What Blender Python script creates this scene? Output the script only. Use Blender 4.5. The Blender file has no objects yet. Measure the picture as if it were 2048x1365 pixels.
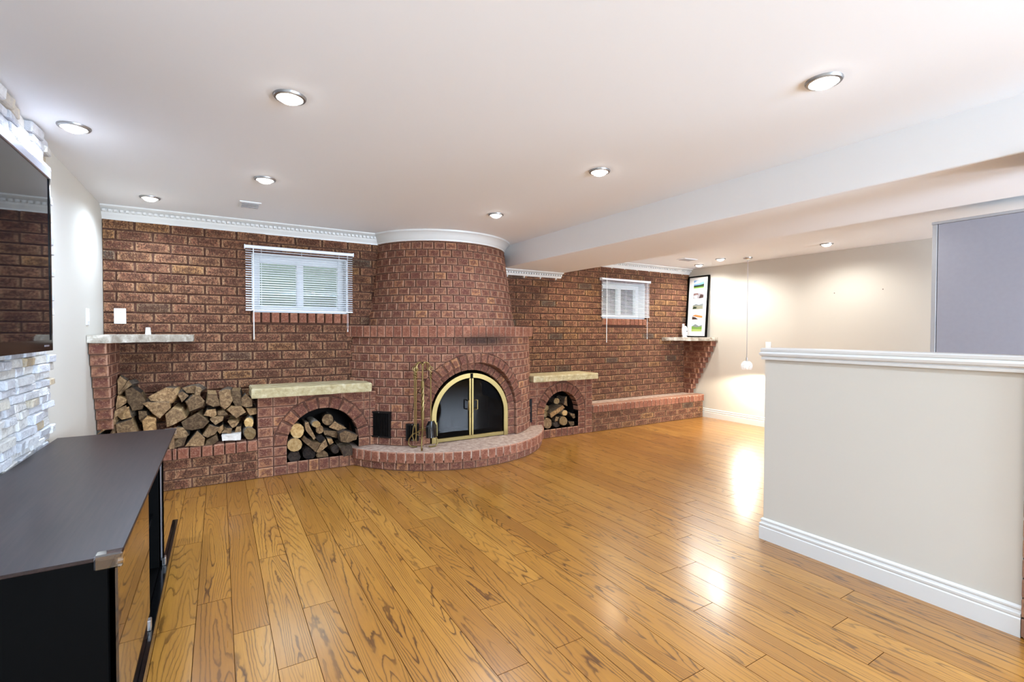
import bpy, math, random
from mathutils import Vector, Matrix
random.seed(7)
R = math.radians
scene = bpy.context.scene
COL = scene.collection

# ------------------------------------------------------------------ camera
def make_camera():
    yaw, pitch, roll = R(31.38), R(-1.097), R(0.139)
    fw = Vector((math.sin(yaw)*math.cos(pitch), math.cos(yaw)*math.cos(pitch), math.sin(pitch)))
    rt = Vector((math.cos(yaw), -math.sin(yaw), 0)); up = rt.cross(fw)
    rt2 = rt*math.cos(roll)+up*math.sin(roll); up2 = -rt*math.sin(roll)+up*math.cos(roll)
    cd = bpy.data.cameras.new('camera'); cam = bpy.data.objects.new('camera', cd)
    cd.sensor_width = 36.0; cd.sensor_fit = 'HORIZONTAL'; cd.lens = 960.59/2048*36; cd.clip_start = 0.02
    m = Matrix((rt2, up2, -fw)).transposed().to_4x4(); m.translation = (0, 0, 1.3)
    cam.matrix_world = m; COL.objects.link(cam); scene.camera = cam
make_camera()

# ------------------------------------------------------------------ light and exposure
EXPOSURE = 0.84
POT_W = 29.0
scene.view_settings.view_transform = 'Standard'
scene.view_settings.look = 'None'
scene.view_settings.gamma = 1.0
scene.view_settings.use_curve_mapping = False
scene.view_settings.exposure = EXPOSURE
world = bpy.data.worlds.new('overcast_sky'); scene.world = world
world.use_nodes = True
world.node_tree.nodes['Background'].inputs[0].default_value = (0.86, 0.93, 1.0, 1)
world.node_tree.nodes['Background'].inputs[1].default_value = 9.0

def add_spot(name, loc, watts, color, size=150, blend=0.6, radius=0.05, target=None):
    l = bpy.data.lights.new(name, 'SPOT'); l.energy = watts; l.color = color
    l.spot_size = R(size); l.spot_blend = blend; l.shadow_soft_size = radius
    o = bpy.data.objects.new(name, l); o.location = loc
    if target: o.rotation_euler = (Vector(target)-Vector(loc)).to_track_quat('-Z', 'Y').to_euler()
    COL.objects.link(o); return o

def add_area(name, loc, target, sx, sy, watts, color):
    l = bpy.data.lights.new(name, 'AREA'); l.shape = 'RECTANGLE'; l.size = sx; l.size_y = sy; l.energy = watts; l.color = color
    o = bpy.data.objects.new(name, l); o.location = loc
    o.rotation_euler = (Vector(target)-Vector(loc)).to_track_quat('-Z', 'Y').to_euler(); COL.objects.link(o); return o
# added area lights behind the viewer, aimed upward to brighten the ceiling
add_area('ceiling_fill_main', (2.5, -3.7, 1.3), (1.2, 1.0, 4.6), 1.6, 1.5, 235, (0.70, 0.92, 1.18))
add_area('ceiling_fill_bay', (5.3, -3.2, 1.5), (5.3, 4.0, 4.6), 1.6, 1.2, 170, (0.78, 0.93, 1.14))

# ------------------------------------------------------------------ room numbers (metres)
XL, YB, XR = -0.804, 5.08, 6.384
ZC, ZR = 2.317, 2.294
BX0, BX1, ZB = 2.92, 3.835, 2.068
YF = 4.76
YBACK = -4.6
COURSE, STRIDE = 0.0848, 0.2457

# ------------------------------------------------------------------ materials
def lin(c):
    return tuple((x/12.92 if x <= 0.04045 else ((x+0.055)/1.055)**2.4) for x in c)
def rgb(r, g, b):
    return lin((r/255, g/255, b/255))+(1,)
class NT:
    def __init__(s, name):
        s.m = bpy.data.materials.new(name); s.m.use_nodes = True
        s.t = s.m.node_tree; s.b = s.t.nodes['Principled BSDF']; s.out = s.t.nodes['Material Output']
    def n(s, typ, **kw):
        nd = s.t.nodes.new(typ)
        for k, v in kw.items():
            if k.startswith('i_'):
                nd.inputs[k[2:].replace('_', ' ')].default_value = v
            else: setattr(nd, k, v)
        return nd
    def l(s, a, b): s.t.links.new(a, b)
    def math(s, op, a, b=None, clamp=False):
        nd = s.n('ShaderNodeMath', operation=op); nd.use_clamp = clamp
        for i, x in enumerate((a, b)):
            if x is None: continue
            if isinstance(x, (int, float)): nd.inputs[i].default_value = x
            else: s.l(x, nd.inputs[i])
        return nd.outputs[0]
    def ramp(s, fac, stops, interp='LINEAR'):
        nd = s.n('ShaderNodeValToRGB'); cr = nd.color_ramp; cr.interpolation = interp
        while len(cr.elements) < len(stops): cr.elements.new(0.5)
        for e, (p, c) in zip(cr.elements, stops): e.position = p; e.color = c
        s.l(fac, nd.inputs[0]); return nd.outputs[0]
    def mix(s, fac, a, b, mode='MIX'):
        nd = s.n('ShaderNodeMix', data_type='RGBA', blend_type=mode)
        for sock, x in ((nd.inputs[0], fac), (nd.inputs[6], a), (nd.inputs[7], b)):
            if isinstance(x, (int, float)): sock.default_value = x
            elif isinstance(x, tuple): sock.default_value = x
            else: s.l(x, sock)
        return nd.outputs[2]
    def noise(s, vec, scale, detail=3, rough=0.5, dist=0.0):
        nd = s.n('ShaderNodeTexNoise'); nd.inputs['Scale'].default_value = scale
        nd.inputs['Detail'].default_value = detail; nd.inputs['Roughness'].default_value = rough
        nd.inputs['Distortion'].default_value = dist
        if vec is not None: s.l(vec, nd.inputs['Vector'])
        return nd.outputs['Fac']
    def pos(s): return s.n('ShaderNodeNewGeometry').outputs['Position']
    def scaled(s, vec, sc, off=None):
        nd = s.n('ShaderNodeVectorMath', operation='MULTIPLY'); s.l(vec, nd.inputs[0]); nd.inputs[1].default_value = sc
        o = nd.outputs[0]
        if off is not None:
            a = s.n('ShaderNodeVectorMath', operation='ADD'); s.l(o, a.inputs[0])
            if isinstance(off, tuple): a.inputs[1].default_value = off
            else:
                c = s.n('ShaderNodeCombineXYZ')
                for i in range(3): s.l(off, c.inputs[i])
                s.l(c.outputs[0], a.inputs[1])
            o = a.outputs[0]
        return o
    def bump(s, h, strength=0.3, dist=0.01):
        nd = s.n('ShaderNodeBump'); nd.inputs['Strength'].default_value = strength; nd.inputs['Distance'].default_value = dist
        s.l(h, nd.inputs['Height']); s.l(nd.outputs[0], s.b.inputs['Normal'])
    def rnd(s):
        a = s.n('ShaderNodeAttribute', attribute_name='rnd'); o = s.n('ShaderNodeObjectInfo')
        return s.math('FRACT', s.math('ADD', a.outputs['Fac'], o.outputs['Random']))
    def set(s, **kw):
        for k, v in kw.items(): s.b.inputs[k.replace('_', ' ')].default_value = v
        return s

def paint(name, c, rough=0.6, spec=0.3, tex=0.02):
    t = NT(name); t.set(Roughness=rough); t.b.inputs['Specular IOR Level'].default_value = spec
    n = t.noise(t.pos(), 1.3, 2)
    c2 = tuple(x*(1-tex*2) for x in c[:3])+(1,)
    t.l(t.mix(n, c, c2), t.b.inputs['Base Color']); t.bump(t.noise(t.pos(), 220, 2), 0.05, 0.001)
    return t.m
def plain(name, c, rough=0.4, metal=0.0, spec=0.5, coat=0.0):
    t = NT(name); t.set(Roughness=rough, Metallic=metal)
    t.b.inputs['Specular IOR Level'].default_value = spec; t.b.inputs['Coat Weight'].default_value = coat
    n = t.noise(t.pos(), 35, 3)
    c2 = tuple(x*0.9 for x in c[:3])+(1,)
    t.l(t.mix(n, c, c2), t.b.inputs['Base Color'])
    return t.m

def brick_mat(name, stops, patch, edge, edge_amt, patch_amt, rug):
    t = NT(name); p = t.pos(); r = t.rnd()
    base = t.ramp(r, stops)
    n1 = t.noise(p, 30, 4, 0.6, 1.8 if rug else 0.3); n2 = t.noise(p, 90, 3, 0.65)
    uv = t.n('ShaderNodeUVMap'); uv.uv_map = 'UVMap'
    sep = t.n('ShaderNodeSeparateXYZ'); t.l(uv.outputs[0], sep.inputs[0])
    du = t.math('ABSOLUTE', t.math('SUBTRACT', sep.outputs[0], 0.5)); dv = t.math('ABSOLUTE', t.math('SUBTRACT', sep.outputs[1], 0.5))
    e = t.math('MAXIMUM', du, dv)
    ctr = t.math('SUBTRACT', 1.0, t.math('MULTIPLY', e, 2.0), True)
    pf = t.math('MULTIPLY', t.math('ADD', n1, t.math('MULTIPLY', ctr, 0.28)), 1.0)
    pm = t.ramp(pf, [(0.50, (0, 0, 0, 1)), (0.68, (patch_amt,)*3+(1,))])
    c1 = t.mix(pm, base, patch)
    ed = t.math('ADD', e, t.math('MULTIPLY', t.math('SUBTRACT', n2, 0.5), 0.16))
    em = t.ramp(ed, [(0.40, (0, 0, 0, 1)), (0.48, (edge_amt,)*3+(1,))])
    c2 = t.mix(em, c1, edge)
    sp = t.ramp(n2, [(0.54, (0, 0, 0, 1)), (0.70, (0.55, 0.55, 0.55, 1))])
    c3 = t.mix(sp, c2, edge)
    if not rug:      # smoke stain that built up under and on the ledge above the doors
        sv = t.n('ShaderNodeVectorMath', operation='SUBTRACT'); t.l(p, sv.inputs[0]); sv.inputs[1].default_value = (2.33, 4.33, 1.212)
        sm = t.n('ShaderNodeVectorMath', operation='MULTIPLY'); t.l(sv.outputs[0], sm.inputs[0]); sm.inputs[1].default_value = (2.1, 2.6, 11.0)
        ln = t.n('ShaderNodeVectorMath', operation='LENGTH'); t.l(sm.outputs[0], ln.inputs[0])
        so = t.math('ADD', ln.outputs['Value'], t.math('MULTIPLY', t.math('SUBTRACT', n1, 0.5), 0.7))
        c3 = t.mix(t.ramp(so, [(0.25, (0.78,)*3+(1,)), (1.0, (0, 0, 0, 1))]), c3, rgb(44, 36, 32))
    t.l(c3, t.b.inputs['Base Color']); t.set(Roughness=0.82); t.b.inputs['Specular IOR Level'].default_value = 0.22
    if rug:
        w = t.noise(t.scaled(p, (60, 60, 26)), 1.0, 3, 0.6, 1.6)
        h = t.math('ADD', t.math('MULTIPLY', w, 0.7), n2); t.bump(h, 0.9, 0.014)
        cv = t.ramp(w, [(0.38, (0.85,)*3+(1,)), (0.52, (0, 0, 0, 1))]); t.l(t.mix(cv, c3, patch), t.b.inputs['Base Color'])
    else: t.bump(t.math('ADD', n2, n1), 0.5, 0.008)
    return t.m
M = {}
M['brick_wall'] = brick_mat('brown_rug_brick', [(0.0, rgb(112, 70, 52)), (0.22, rgb(142, 92, 69)), (0.5, rgb(154, 106, 78)), (0.72, rgb(130, 82, 62)), (0.9, rgb(166, 120, 76)), (0.95, rgb(142, 98, 70)), (0.965, rgb(92, 80, 68)), (1.0, rgb(84, 76, 66))],
                            rgb(72, 44, 32), rgb(186, 148, 110), 0.5, 0.75, True)
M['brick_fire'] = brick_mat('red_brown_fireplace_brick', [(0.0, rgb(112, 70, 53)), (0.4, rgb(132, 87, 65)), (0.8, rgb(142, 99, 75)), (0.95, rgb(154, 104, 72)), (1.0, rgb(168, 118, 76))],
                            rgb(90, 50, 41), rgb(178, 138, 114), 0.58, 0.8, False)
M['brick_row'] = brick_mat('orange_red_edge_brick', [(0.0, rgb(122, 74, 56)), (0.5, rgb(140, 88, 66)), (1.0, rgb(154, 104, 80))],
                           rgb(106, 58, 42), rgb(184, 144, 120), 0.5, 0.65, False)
t = NT('dark_brown_mortar'); p = t.pos()
t.l(t.ramp(t.noise(p, 40, 4), [(0.3, rgb(72, 43, 32)), (0.7, rgb(102, 66, 49))]), t.b.inputs['Base Color']); t.set(Roughness=0.95); t.bump(t.noise(p, 200, 3), 0.5, 0.004); M['mortar'] = t.m
t = NT('pinkish_hearth_mortar'); p = t.pos()
t.l(t.ramp(t.noise(p, 22, 5, 0.65), [(0.3, rgb(140, 112, 98)), (0.5, rgb(176, 150, 132)), (0.72, rgb(204, 182, 162))]), t.b.inputs['Base Color']); t.set(Roughness=0.9); t.bump(t.noise(p, 60, 4), 0.6, 0.01); M['hearth_top'] = t.m
def stone_mat(name, a, b, c, sc=18):
    t = NT(name); p = t.pos()
    t.l(t.ramp(t.noise(p, sc, 5, 0.6, 0.4), [(0.3, a), (0.52, b), (0.72, c)]), t.b.inputs['Base Color']); t.set(Roughness=0.8)
    t.bump(t.noise(p, 45, 5, 0.6), 0.6, 0.012); return t.m
M['slab'] = stone_mat('buff_limestone', rgb(158, 140, 98), rgb(180, 164, 124), rgb(198, 186, 152))
M['shelf'] = stone_mat('grey_flagstone', rgb(132, 120, 104), rgb(172, 162, 146), rgb(208, 202, 190))
t = NT('split_face_quartzite'); p = t.pos(); r = t.rnd()
base = t.ramp(r, [(0.0, rgb(218, 218, 222)), (0.3, rgb(188, 188, 192)), (0.6, rgb(228, 226, 224)), (0.84, rgb(204, 198, 186)), (0.92, rgb(186, 162, 124)), (0.96, rgb(200, 198, 196)), (1.0, rgb(212, 212, 220))])
t.l(t.mix(t.ramp(t.noise(p, 24, 4), [(0.45, (0, 0, 0, 1)), (0.75, (0.6, 0.6, 0.6, 1))]), base, rgb(160, 156, 156)), t.b.inputs['Base Color']); t.set(Roughness=0.6); t.bump(t.noise(p, 55, 5, 0.65), 0.9, 0.015); M['ledge_stone'] = t.m
M['ceiling'] = paint('cool_white_ceiling_paint', rgb(242, 244, 246), 0.7, 0.3, 0.005)
M['trim'] = paint('white_gloss_trim', rgb(218, 216, 211), 0.35, 0.45, 0.01)
M['beige'] = paint('pale_beige_wall_paint', rgb(206, 200, 188), 0.55)
M['white_plastic'] = plain('white_plastic', rgb(240, 240, 240), 0.35)
M['vinyl'] = plain('white_vinyl', rgb(242, 244, 244), 0.35)
M['blind'] = plain('white_blind_slat', rgb(240, 240, 244), 0.4)
M['black'] = plain('matte_black', rgb(3, 3, 3), 0.6, 0, 0.06)
M['black_gloss'] = plain('black_gloss', rgb(10, 10, 11), 0.12)
M['vent'] = plain('black_vent_metal', rgb(20, 18, 18), 0.45, 0.4)
M['dark_inside'] = plain('sooty_firebox_dark_niche', rgb(26, 22, 20), 0.9, 0, 0.1)
M['silver'] = plain('brushed_silver', rgb(190, 188, 196), 0.3, 0.8)
M['chrome'] = plain('chrome', rgb(200, 200, 200), 0.34, 1.0)
M['nickel'] = plain('nickel_trim', rgb(170, 170, 170), 0.38, 1.0)
M['brass'] = plain('aged_brass', rgb(150, 130, 84), 0.4, 1.0)
M['brass_dull'] = plain('pale_brass_frame', rgb(190, 172, 128), 0.38, 0.9)
M['grey_cab'] = plain('grey_cabinet_laminate', rgb(156, 154, 162), 0.4)
M['grey_edge'] = plain('grey_cabinet_edge', rgb(172, 170, 170), 0.4)
M['paper'] = plain('white_mat_board', rgb(242, 242, 240), 0.8)
M['beige_small'] = plain('dark_nail', rgb(110, 90, 80), 0.5)
t = NT('tv_glass'); t.set(Roughness=0.03); t.b.inputs['Base Color'].default_value = (0.004, 0.004, 0.005, 1); t.b.inputs['Specular IOR Level'].default_value = 0.5
t.b.inputs['Coat Weight'].default_value = 0.0; t.b.inputs['Coat Roughness'].default_value = 0.02
t.l(t.ramp(t.noise(t.pos(), 3, 1), [(0, (0.003, 0.003, 0.004, 1)), (1, (0.006, 0.006, 0.008, 1))]), t.b.inputs['Base Color']); M['screen'] = t.m
def glass(name, tint, rough=0.02, ior=1.5):
    t = NT(name); t.set(Roughness=rough, IOR=ior); t.b.inputs['Transmission Weight'].default_value = 1.0
    t.l(t.mix(t.noise(t.pos(), 2, 1), tint, tuple(x*0.96 for x in tint[:3])+(1,)), t.b.inputs['Base Color']); return t.m
def thin_glass(name, tint, gloss=(1, 1, 1, 1), fac_mul=1.0, fac_add=0.0):
    t = NT(name); f = t.n('ShaderNodeFresnel'); f.inputs[0].default_value = 1.52
    tr = t.n('ShaderNodeBsdfTransparent'); gl = t.n('ShaderNodeBsdfGlossy'); gl.inputs['Roughness'].default_value = 0.02
    t.l(t.mix(t.noise(t.pos(), 2, 1), tint, tuple(x*0.97 for x in tint[:3])+(1,)), tr.inputs[0]); gl.inputs[0].default_value = gloss
    mx = t.n('ShaderNodeMixShader'); t.l(t.math('ADD', t.math('MULTIPLY', f.outputs[0], fac_mul), fac_add, True), mx.inputs[0])
    t.l(tr.outputs[0], mx.inputs[1]); t.l(gl.outputs[0], mx.inputs[2]); t.l(mx.outputs[0], t.out.inputs['Surface']); return t.m
M['pane'] = thin_glass('clear_window_pane', (0.92, 0.97, 0.94, 1))
M['smoked'] = thin_glass('smoked_fireplace_glass', (0.10, 0.085, 0.07, 1), (0.9, 0.9, 0.9, 1), 0.3, 0.0)
M['door_glass'] = thin_glass('cabinet_door_glass', (0.35, 0.34, 0.36, 1), (0.95, 0.93, 0.95, 1), 1.2, 0.1)
M['crystal'] = thin_glass('crystal_bead', (0.86, 0.87, 0.9, 1), (1, 1, 1, 1), 1.5, 0.12)
M['bead'] = plain('faceted_white_crystal', rgb(244, 244, 248), 0.08, 0.0, 0.8)
t = NT('lit_lamp_lens'); t.b.inputs['Base Color'].default_value = (1, 1, 1, 1); t.b.inputs['Emission Color'].default_value = (1, 0.97, 0.93, 1); t.b.inputs['Emission Strength'].default_value = 14; M['bulb'] = t.m
# wooden floor: contour lines of stretched noise give the flame figure of oak
t = NT('golden_oak_plank'); p = t.pos(); r = t.rnd()
off = t.math('MULTIPLY', r, 37.0)
v1 = t.scaled(p, (6.5, 0.42, 1.0), off)
n = t.noise(v1, 1.0, 1.6, 0.42, 0.25)
jit = t.noise(t.scaled(p, (38, 9, 1), off), 1.0, 2, 0.6)
ring = t.math('FRACT', t.math('MULTIPLY', t.math('ADD', n, t.math('MULTIPLY', jit, 0.03)), 30.0))
line = t.ramp(ring, [(0.0, (1.0,)*3+(1,)), (0.10, (0.85,)*3+(1,)), (0.22, (0.18,)*3+(1,)), (0.55, (0.0,)*3+(1,)), (0.93, (0.12,)*3+(1,)), (1.0, (0.9,)*3+(1,))])
fine = t.noise(t.scaled(p, (150, 5.0, 1), off), 1.0, 3, 0.6)
broad = t.noise(t.scaled(p, (6, 0.8, 1), off), 1.0, 2)
base = t.ramp(t.math('ADD', t.math('MULTIPLY', r, 0.34), t.math('MULTIPLY', broad, 0.66)), [(0.2, rgb(150, 99, 37)), (0.5, rgb(166, 114, 44)), (0.8, rgb(182, 130, 56))])
mfac = t.math('MULTIPLY', line, t.ramp(t.noise(t.scaled(p, (9, 1.2, 1), off), 1.0, 2), [(0.3, (0.35,)*3+(1,)), (0.65, (1,)*3+(1,))]))
c1 = t.mix(t.math('MULTIPLY', mfac, 0.9), base, rgb(60, 31, 12))
c2 = t.mix(t.ramp(fine, [(0.5, (0, 0, 0, 1)), (0.75, (0.45,)*3+(1,))]), c1, rgb(128, 78, 34))
t.l(c2, t.b.inputs['Base Color'])
t.l(t.ramp(fine, [(0, (0.24,)*3+(1,)), (1, (0.36,)*3+(1,))]), t.b.inputs['Roughness'])
t.b.inputs['Coat Weight'].default_value = 0.7; t.b.inputs['Coat Roughness'].default_value = 0.2
t.bump(t.math('SUBTRACT', 1.0, mfac), 0.06, 0.002); M['oak'] = t.m
M['gap'] = plain('dark_floor_gap', rgb(84, 50, 22), 0.9, 0.0, 0.05)
t = NT('dark_espresso_veneer'); p = t.pos()
g = t.noise(t.scaled(p, (90, 5, 90)), 1.0, 4, 0.6, 0.3)
t.l(t.ramp(g, [(0.3, rgb(28, 18, 16)), (0.7, rgb(50, 36, 32))]), t.b.inputs['Base Color']); t.set(Roughness=0.36); t.b.inputs['Specular IOR Level'].default_value = 0.3; M['espresso'] = t.m
def wood_mat(name, stops, sc=(50, 8, 50), rings=False):
    t = NT(name); p = t.pos(); r = t.rnd()
    f = t.noise(t.scaled(p, sc, t.math('MULTIPLY', r, 9.0)), 1.0, 4, 0.65, 0.8)
    base = t.ramp(f, stops)
    d = t.mix(1.0, base, t.ramp(r, [(0.0, (0.34, 0.33, 0.33, 1)), (0.3, (0.6, 0.58, 0.57, 1)), (0.6, (0.82, 0.80, 0.77, 1)), (0.85, (1.1, 1.05, 0.97, 1)), (1.0, (1.3, 1.18, 0.95, 1))]), 'MULTIPLY')
    t.l(d, t.b.inputs['Base Color']); t.set(Roughness=0.85); t.b.inputs['Specular IOR Level'].default_value = 0.2; t.bump(f, 0.7, 0.01); return t.m
M['end_grain'] = wood_mat('log_end_grain', [(0.25, rgb(84, 64, 46)), (0.5, rgb(134, 106, 76)), (0.75, rgb(186, 156, 116))], (40, 8, 40))
M['split'] = wood_mat('split_log_side', [(0.25, rgb(140, 108, 70)), (0.5, rgb(186, 152, 106)), (0.75, rgb(216, 188, 146))], (60, 10, 60))
M['bark'] = wood_mat('log_bark', [(0.3, rgb(58, 48, 40)), (0.5, rgb(98, 86, 74)), (0.72, rgb(140, 128, 112))], (45, 14, 45))
M['birch'] = wood_mat('pale_birch_bark', [(0.3, rgb(140, 128, 110)), (0.5, rgb(196, 186, 168)), (0.72, rgb(226, 220, 206))], (40, 30, 40))
M['end_pale'] = wood_mat('pale_log_end', [(0.25, rgb(146, 112, 68)), (0.5, rgb(186, 152, 102)), (0.75, rgb(212, 186, 140))], (30, 8, 30))
M['end_dark'] = wood_mat('charred_log_end', [(0.25, rgb(34, 28, 26)), (0.5, rgb(58, 48, 42)), (0.75, rgb(86, 72, 60))], (40, 8, 40))
M['white_wood'] = wood_mat('white_sawn_board', [(0.25, rgb(212, 202, 190)), (0.5, rgb(232, 226, 218)), (0.75, rgb(244, 240, 234))], (30, 8, 30))
M['well'] = plain('pale_green_window_well', rgb(64, 73, 65), 0.6)
M['soil'] = plain('gravel', rgb(60, 60, 54), 0.9)
for nm, c in dict(ph_sky=(120, 164, 214), ph_cloud=(206, 220, 232), ph_dark=(36, 52, 30), ph_green=(120, 160, 70), ph_field=(176, 196, 110), ph_town=(150, 146, 150), ph_roof=(120, 84, 78), ph_white=(224, 224, 230), ph_hill=(150, 150, 130), ph_sand=(206, 140, 80), ph_shadow=(64, 46, 44), ph_mount=(130, 138, 140)).items():
    M[nm] = plain('print_'+nm[3:], rgb(*c), 0.5)

# ------------------------------------------------------------------ mesh helpers
class MB:
    def __init__(s): s.v = []; s.f = []; s.m = []; s.rn = None
    def add(s, vs, fs, m=0):
        b = len(s.v); s.v += [tuple(v) for v in vs]
        for f in fs: s.f.append(tuple(b+i for i in f)); s.m.append(m)
        return s
    def box(s, x0, x1, y0, y1, z0, z1, m=0, bev=0.0):
        if bev <= 0:
            return s.add([(x, y, z) for z in (z0, z1) for y in (y0, y1) for x in (x0, x1)],
                         [(0, 2, 3, 1), (4, 5, 7, 6), (0, 1, 5, 4), (2, 6, 7, 3), (0, 4, 6, 2), (1, 3, 7, 5)], m)
        vs = []; idx = {}
        for i, x in enumerate((x0, x1)):
            for j, y in enumerate((y0, y1)):
                for k, z in enumerate((z0, z1)):
                    sx, sy, sz = (1, -1)[i], (1, -1)[j], (1, -1)[k]
                    for a in range(3):
                        idx[i, j, k, a] = len(vs)
                        vs.append((x+(sx*bev if a != 0 else 0), y+(sy*bev if a != 1 else 0), z+(sz*bev if a != 2 else 0)))
        fs = []
        for a in range(3):
            o = [q for q in range(3) if q != a]
            for e in (0, 1):
                q = []
                for c in ((0, 0), (1, 0), (1, 1), (0, 1)):
                    key = [0, 0, 0]; key[a] = e; key[o[0]] = c[0]; key[o[1]] = c[1]; q.append(idx[tuple(key)+(a,)])
                flip = (e == 0) != (a == 1)
                fs.append(tuple(q[::-1] if flip else q))
            for c in ((0, 0), (1, 0), (0, 1), (1, 1)):
                k0 = [0, 0, 0]; k1 = [0, 0, 0]; k0[a] = 0; k1[a] = 1
                for t_, oo in zip(c, o): k0[oo] = t_; k1[oo] = t_
                q = (idx[tuple(k0)+(o[0],)], idx[tuple(k1)+(o[0],)], idx[tuple(k1)+(o[1],)], idx[tuple(k0)+(o[1],)])
                fs.append(q)
        for i in (0, 1):
            for j in (0, 1):
                for k in (0, 1): fs.append((idx[i, j, k, 0], idx[i, j, k, 1], idx[i, j, k, 2]))
        return s.add(vs, fs, m)
    def prism(s, poly, a0, a1, axis='Y', m=0, mside=None):
        n = len(poly); mp = {'Y': lambda p, t: (p[0], t, p[1]), 'Z': lambda p, t: (p[0], p[1], t), 'X': lambda p, t: (t, p[0], p[1])}[axis]
        b = len(s.v); s.v += [mp(p, a0) for p in poly]+[mp(p, a1) for p in poly]
        s.f.append(tuple(b+i for i in range(n))); s.m.append(m); s.f.append(tuple(b+n+i for i in reversed(range(n)))); s.m.append(m)
        for i in range(n):
            j = (i+1) % n; s.f.append((b+i, b+n+i, b+n+j, b+j)); s.m.append(m if mside is None else mside)
        return s
    def tube(s, path, r, n=8, m=0):
        pts = [Vector(p) for p in path]; L = len(pts); rs = r if isinstance(r, (list, tuple)) else [r]*L
        tg = [(pts[min(i+1, L-1)]-pts[max(i-1, 0)]).normalized() for i in range(L)]
        u = tg[0].orthogonal().normalized(); b = len(s.v)
        for i in range(L):
            u = (u-tg[i]*u.dot(tg[i])).normalized(); w = tg[i].cross(u)
            for k in range(n):
                a = 2*math.pi*k/n; s.v.append(tuple(pts[i]+(u*math.cos(a)+w*math.sin(a))*rs[i]))
        for i in range(L-1):
            for k in range(n):
                k2 = (k+1) % n; s.f.append((b+i*n+k, b+i*n+k2, b+(i+1)*n+k2, b+(i+1)*n+k)); s.m.append(m)
        s.f.append(tuple(b+k for k in reversed(range(n)))); s.m.append(m)
        s.f.append(tuple(b+(L-1)*n+k for k in range(n))); s.m.append(m)
        return s
    def lathe(s, prof, c=(0, 0, 0), n=24, m=0):
        b = len(s.v); L = len(prof)
        for r, z in prof:
            for k in range(n):
                a = 2*math.pi*k/n; s.v.append((c[0]+r*math.cos(a), c[1]+r*math.sin(a), c[2]+z))
        for i in range(L-1):
            for k in range(n):
                k2 = (k+1) % n; s.f.append((b+i*n+k, b+i*n+k2, b+(i+1)*n+k2, b+(i+1)*n+k)); s.m.append(m)
        return s
    def sweep(s, path, prof, side=1, m=0, cap=True):
        P = [Vector((p[0], p[1])) for p in path]; L = len(P); b = len(s.v); K = len(prof); nr = []
        for i in range(L-1):
            d = (P[i+1]-P[i]).normalized(); nr.append(Vector((d.y, -d.x))*side)
        for i in range(L):
            if i == 0: o = nr[0]
            elif i == L-1: o = nr[-1]
            else:
                q = nr[i-1]+nr[i]; o = q*(2.0/q.length_squared) if q.length_squared > 1e-6 else nr[i]
            for (off, z) in prof: s.v.append((P[i].x+o.x*off, P[i].y+o.y*off, z))
        for i in range(L-1):
            for k in range(K-1):
                f = (b+i*K+k, b+(i+1)*K+k, b+(i+1)*K+k+1, b+i*K+k+1); s.f.append(f if side > 0 else f[::-1]); s.m.append(m)
        if cap:
            s.f.append(tuple(b+k for k in range(K))); s.m.append(m); s.f.append(tuple(b+(L-1)*K+k for k in reversed(range(K)))); s.m.append(m)
        return s
    def build(s, name, mats, root=None, smooth=False, loc=None, uv=None, kind=None, label=None):
        if not isinstance(mats, (list, tuple)): mats = [mats]
        o3 = Vector(loc) if loc is not None else (Vector(root['_o']) if root is not None and '_o' in root else Vector((0, 0, 0)))
        me = bpy.data.meshes.new(name); me.from_pydata([tuple(Vector(v)-o3) for v in s.v], [], s.f)
        for mt in mats: me.materials.append(M[mt] if isinstance(mt, str) else mt)
        me.polygons.foreach_set('material_index', s.m)
        if uv:
            l = me.uv_layers.new(name='UVMap')
            l.data.foreach_set('uv', [c for f in s.f for i in f for c in uv[i]])
        if s.rn:
            at = me.attributes.new('rnd', 'FLOAT', 'POINT'); at.data.foreach_set('value', s.rn)
        me.validate(); me.update()
        if smooth:
            me.shade_smooth()
            me.set_sharp_from_angle(angle=R(40))
        o = bpy.data.objects.new(name, me); COL.objects.link(o)
        if root is not None:
            o.parent = root
            if '_o' in root: o['_o'] = tuple(root['_o'])
            else: o.location = o3
        elif loc is not None: o.location = loc
        if kind: o['kind'] = kind
        if label: o['label'] = label
        return o
def thing(name, loc, label, cat, group=None):
    o = bpy.data.objects.new(name, None); o.empty_display_size = 0.05; o.location = loc; COL.objects.link(o)
    o['label'] = label; o['category'] = cat; o['_o'] = tuple(loc)
    if group: o['group'] = group
    return o
def tag(o, label, cat, group=None):
    o['label'] = label; o['category'] = cat
    if group: o['group'] = group
    return o
def struct(name, mb, mats, label, **kw):
    o = mb.build(name, mats, **kw); o['kind'] = 'structure'; o['label'] = label; o['_o'] = tuple(o.location); return o

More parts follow.
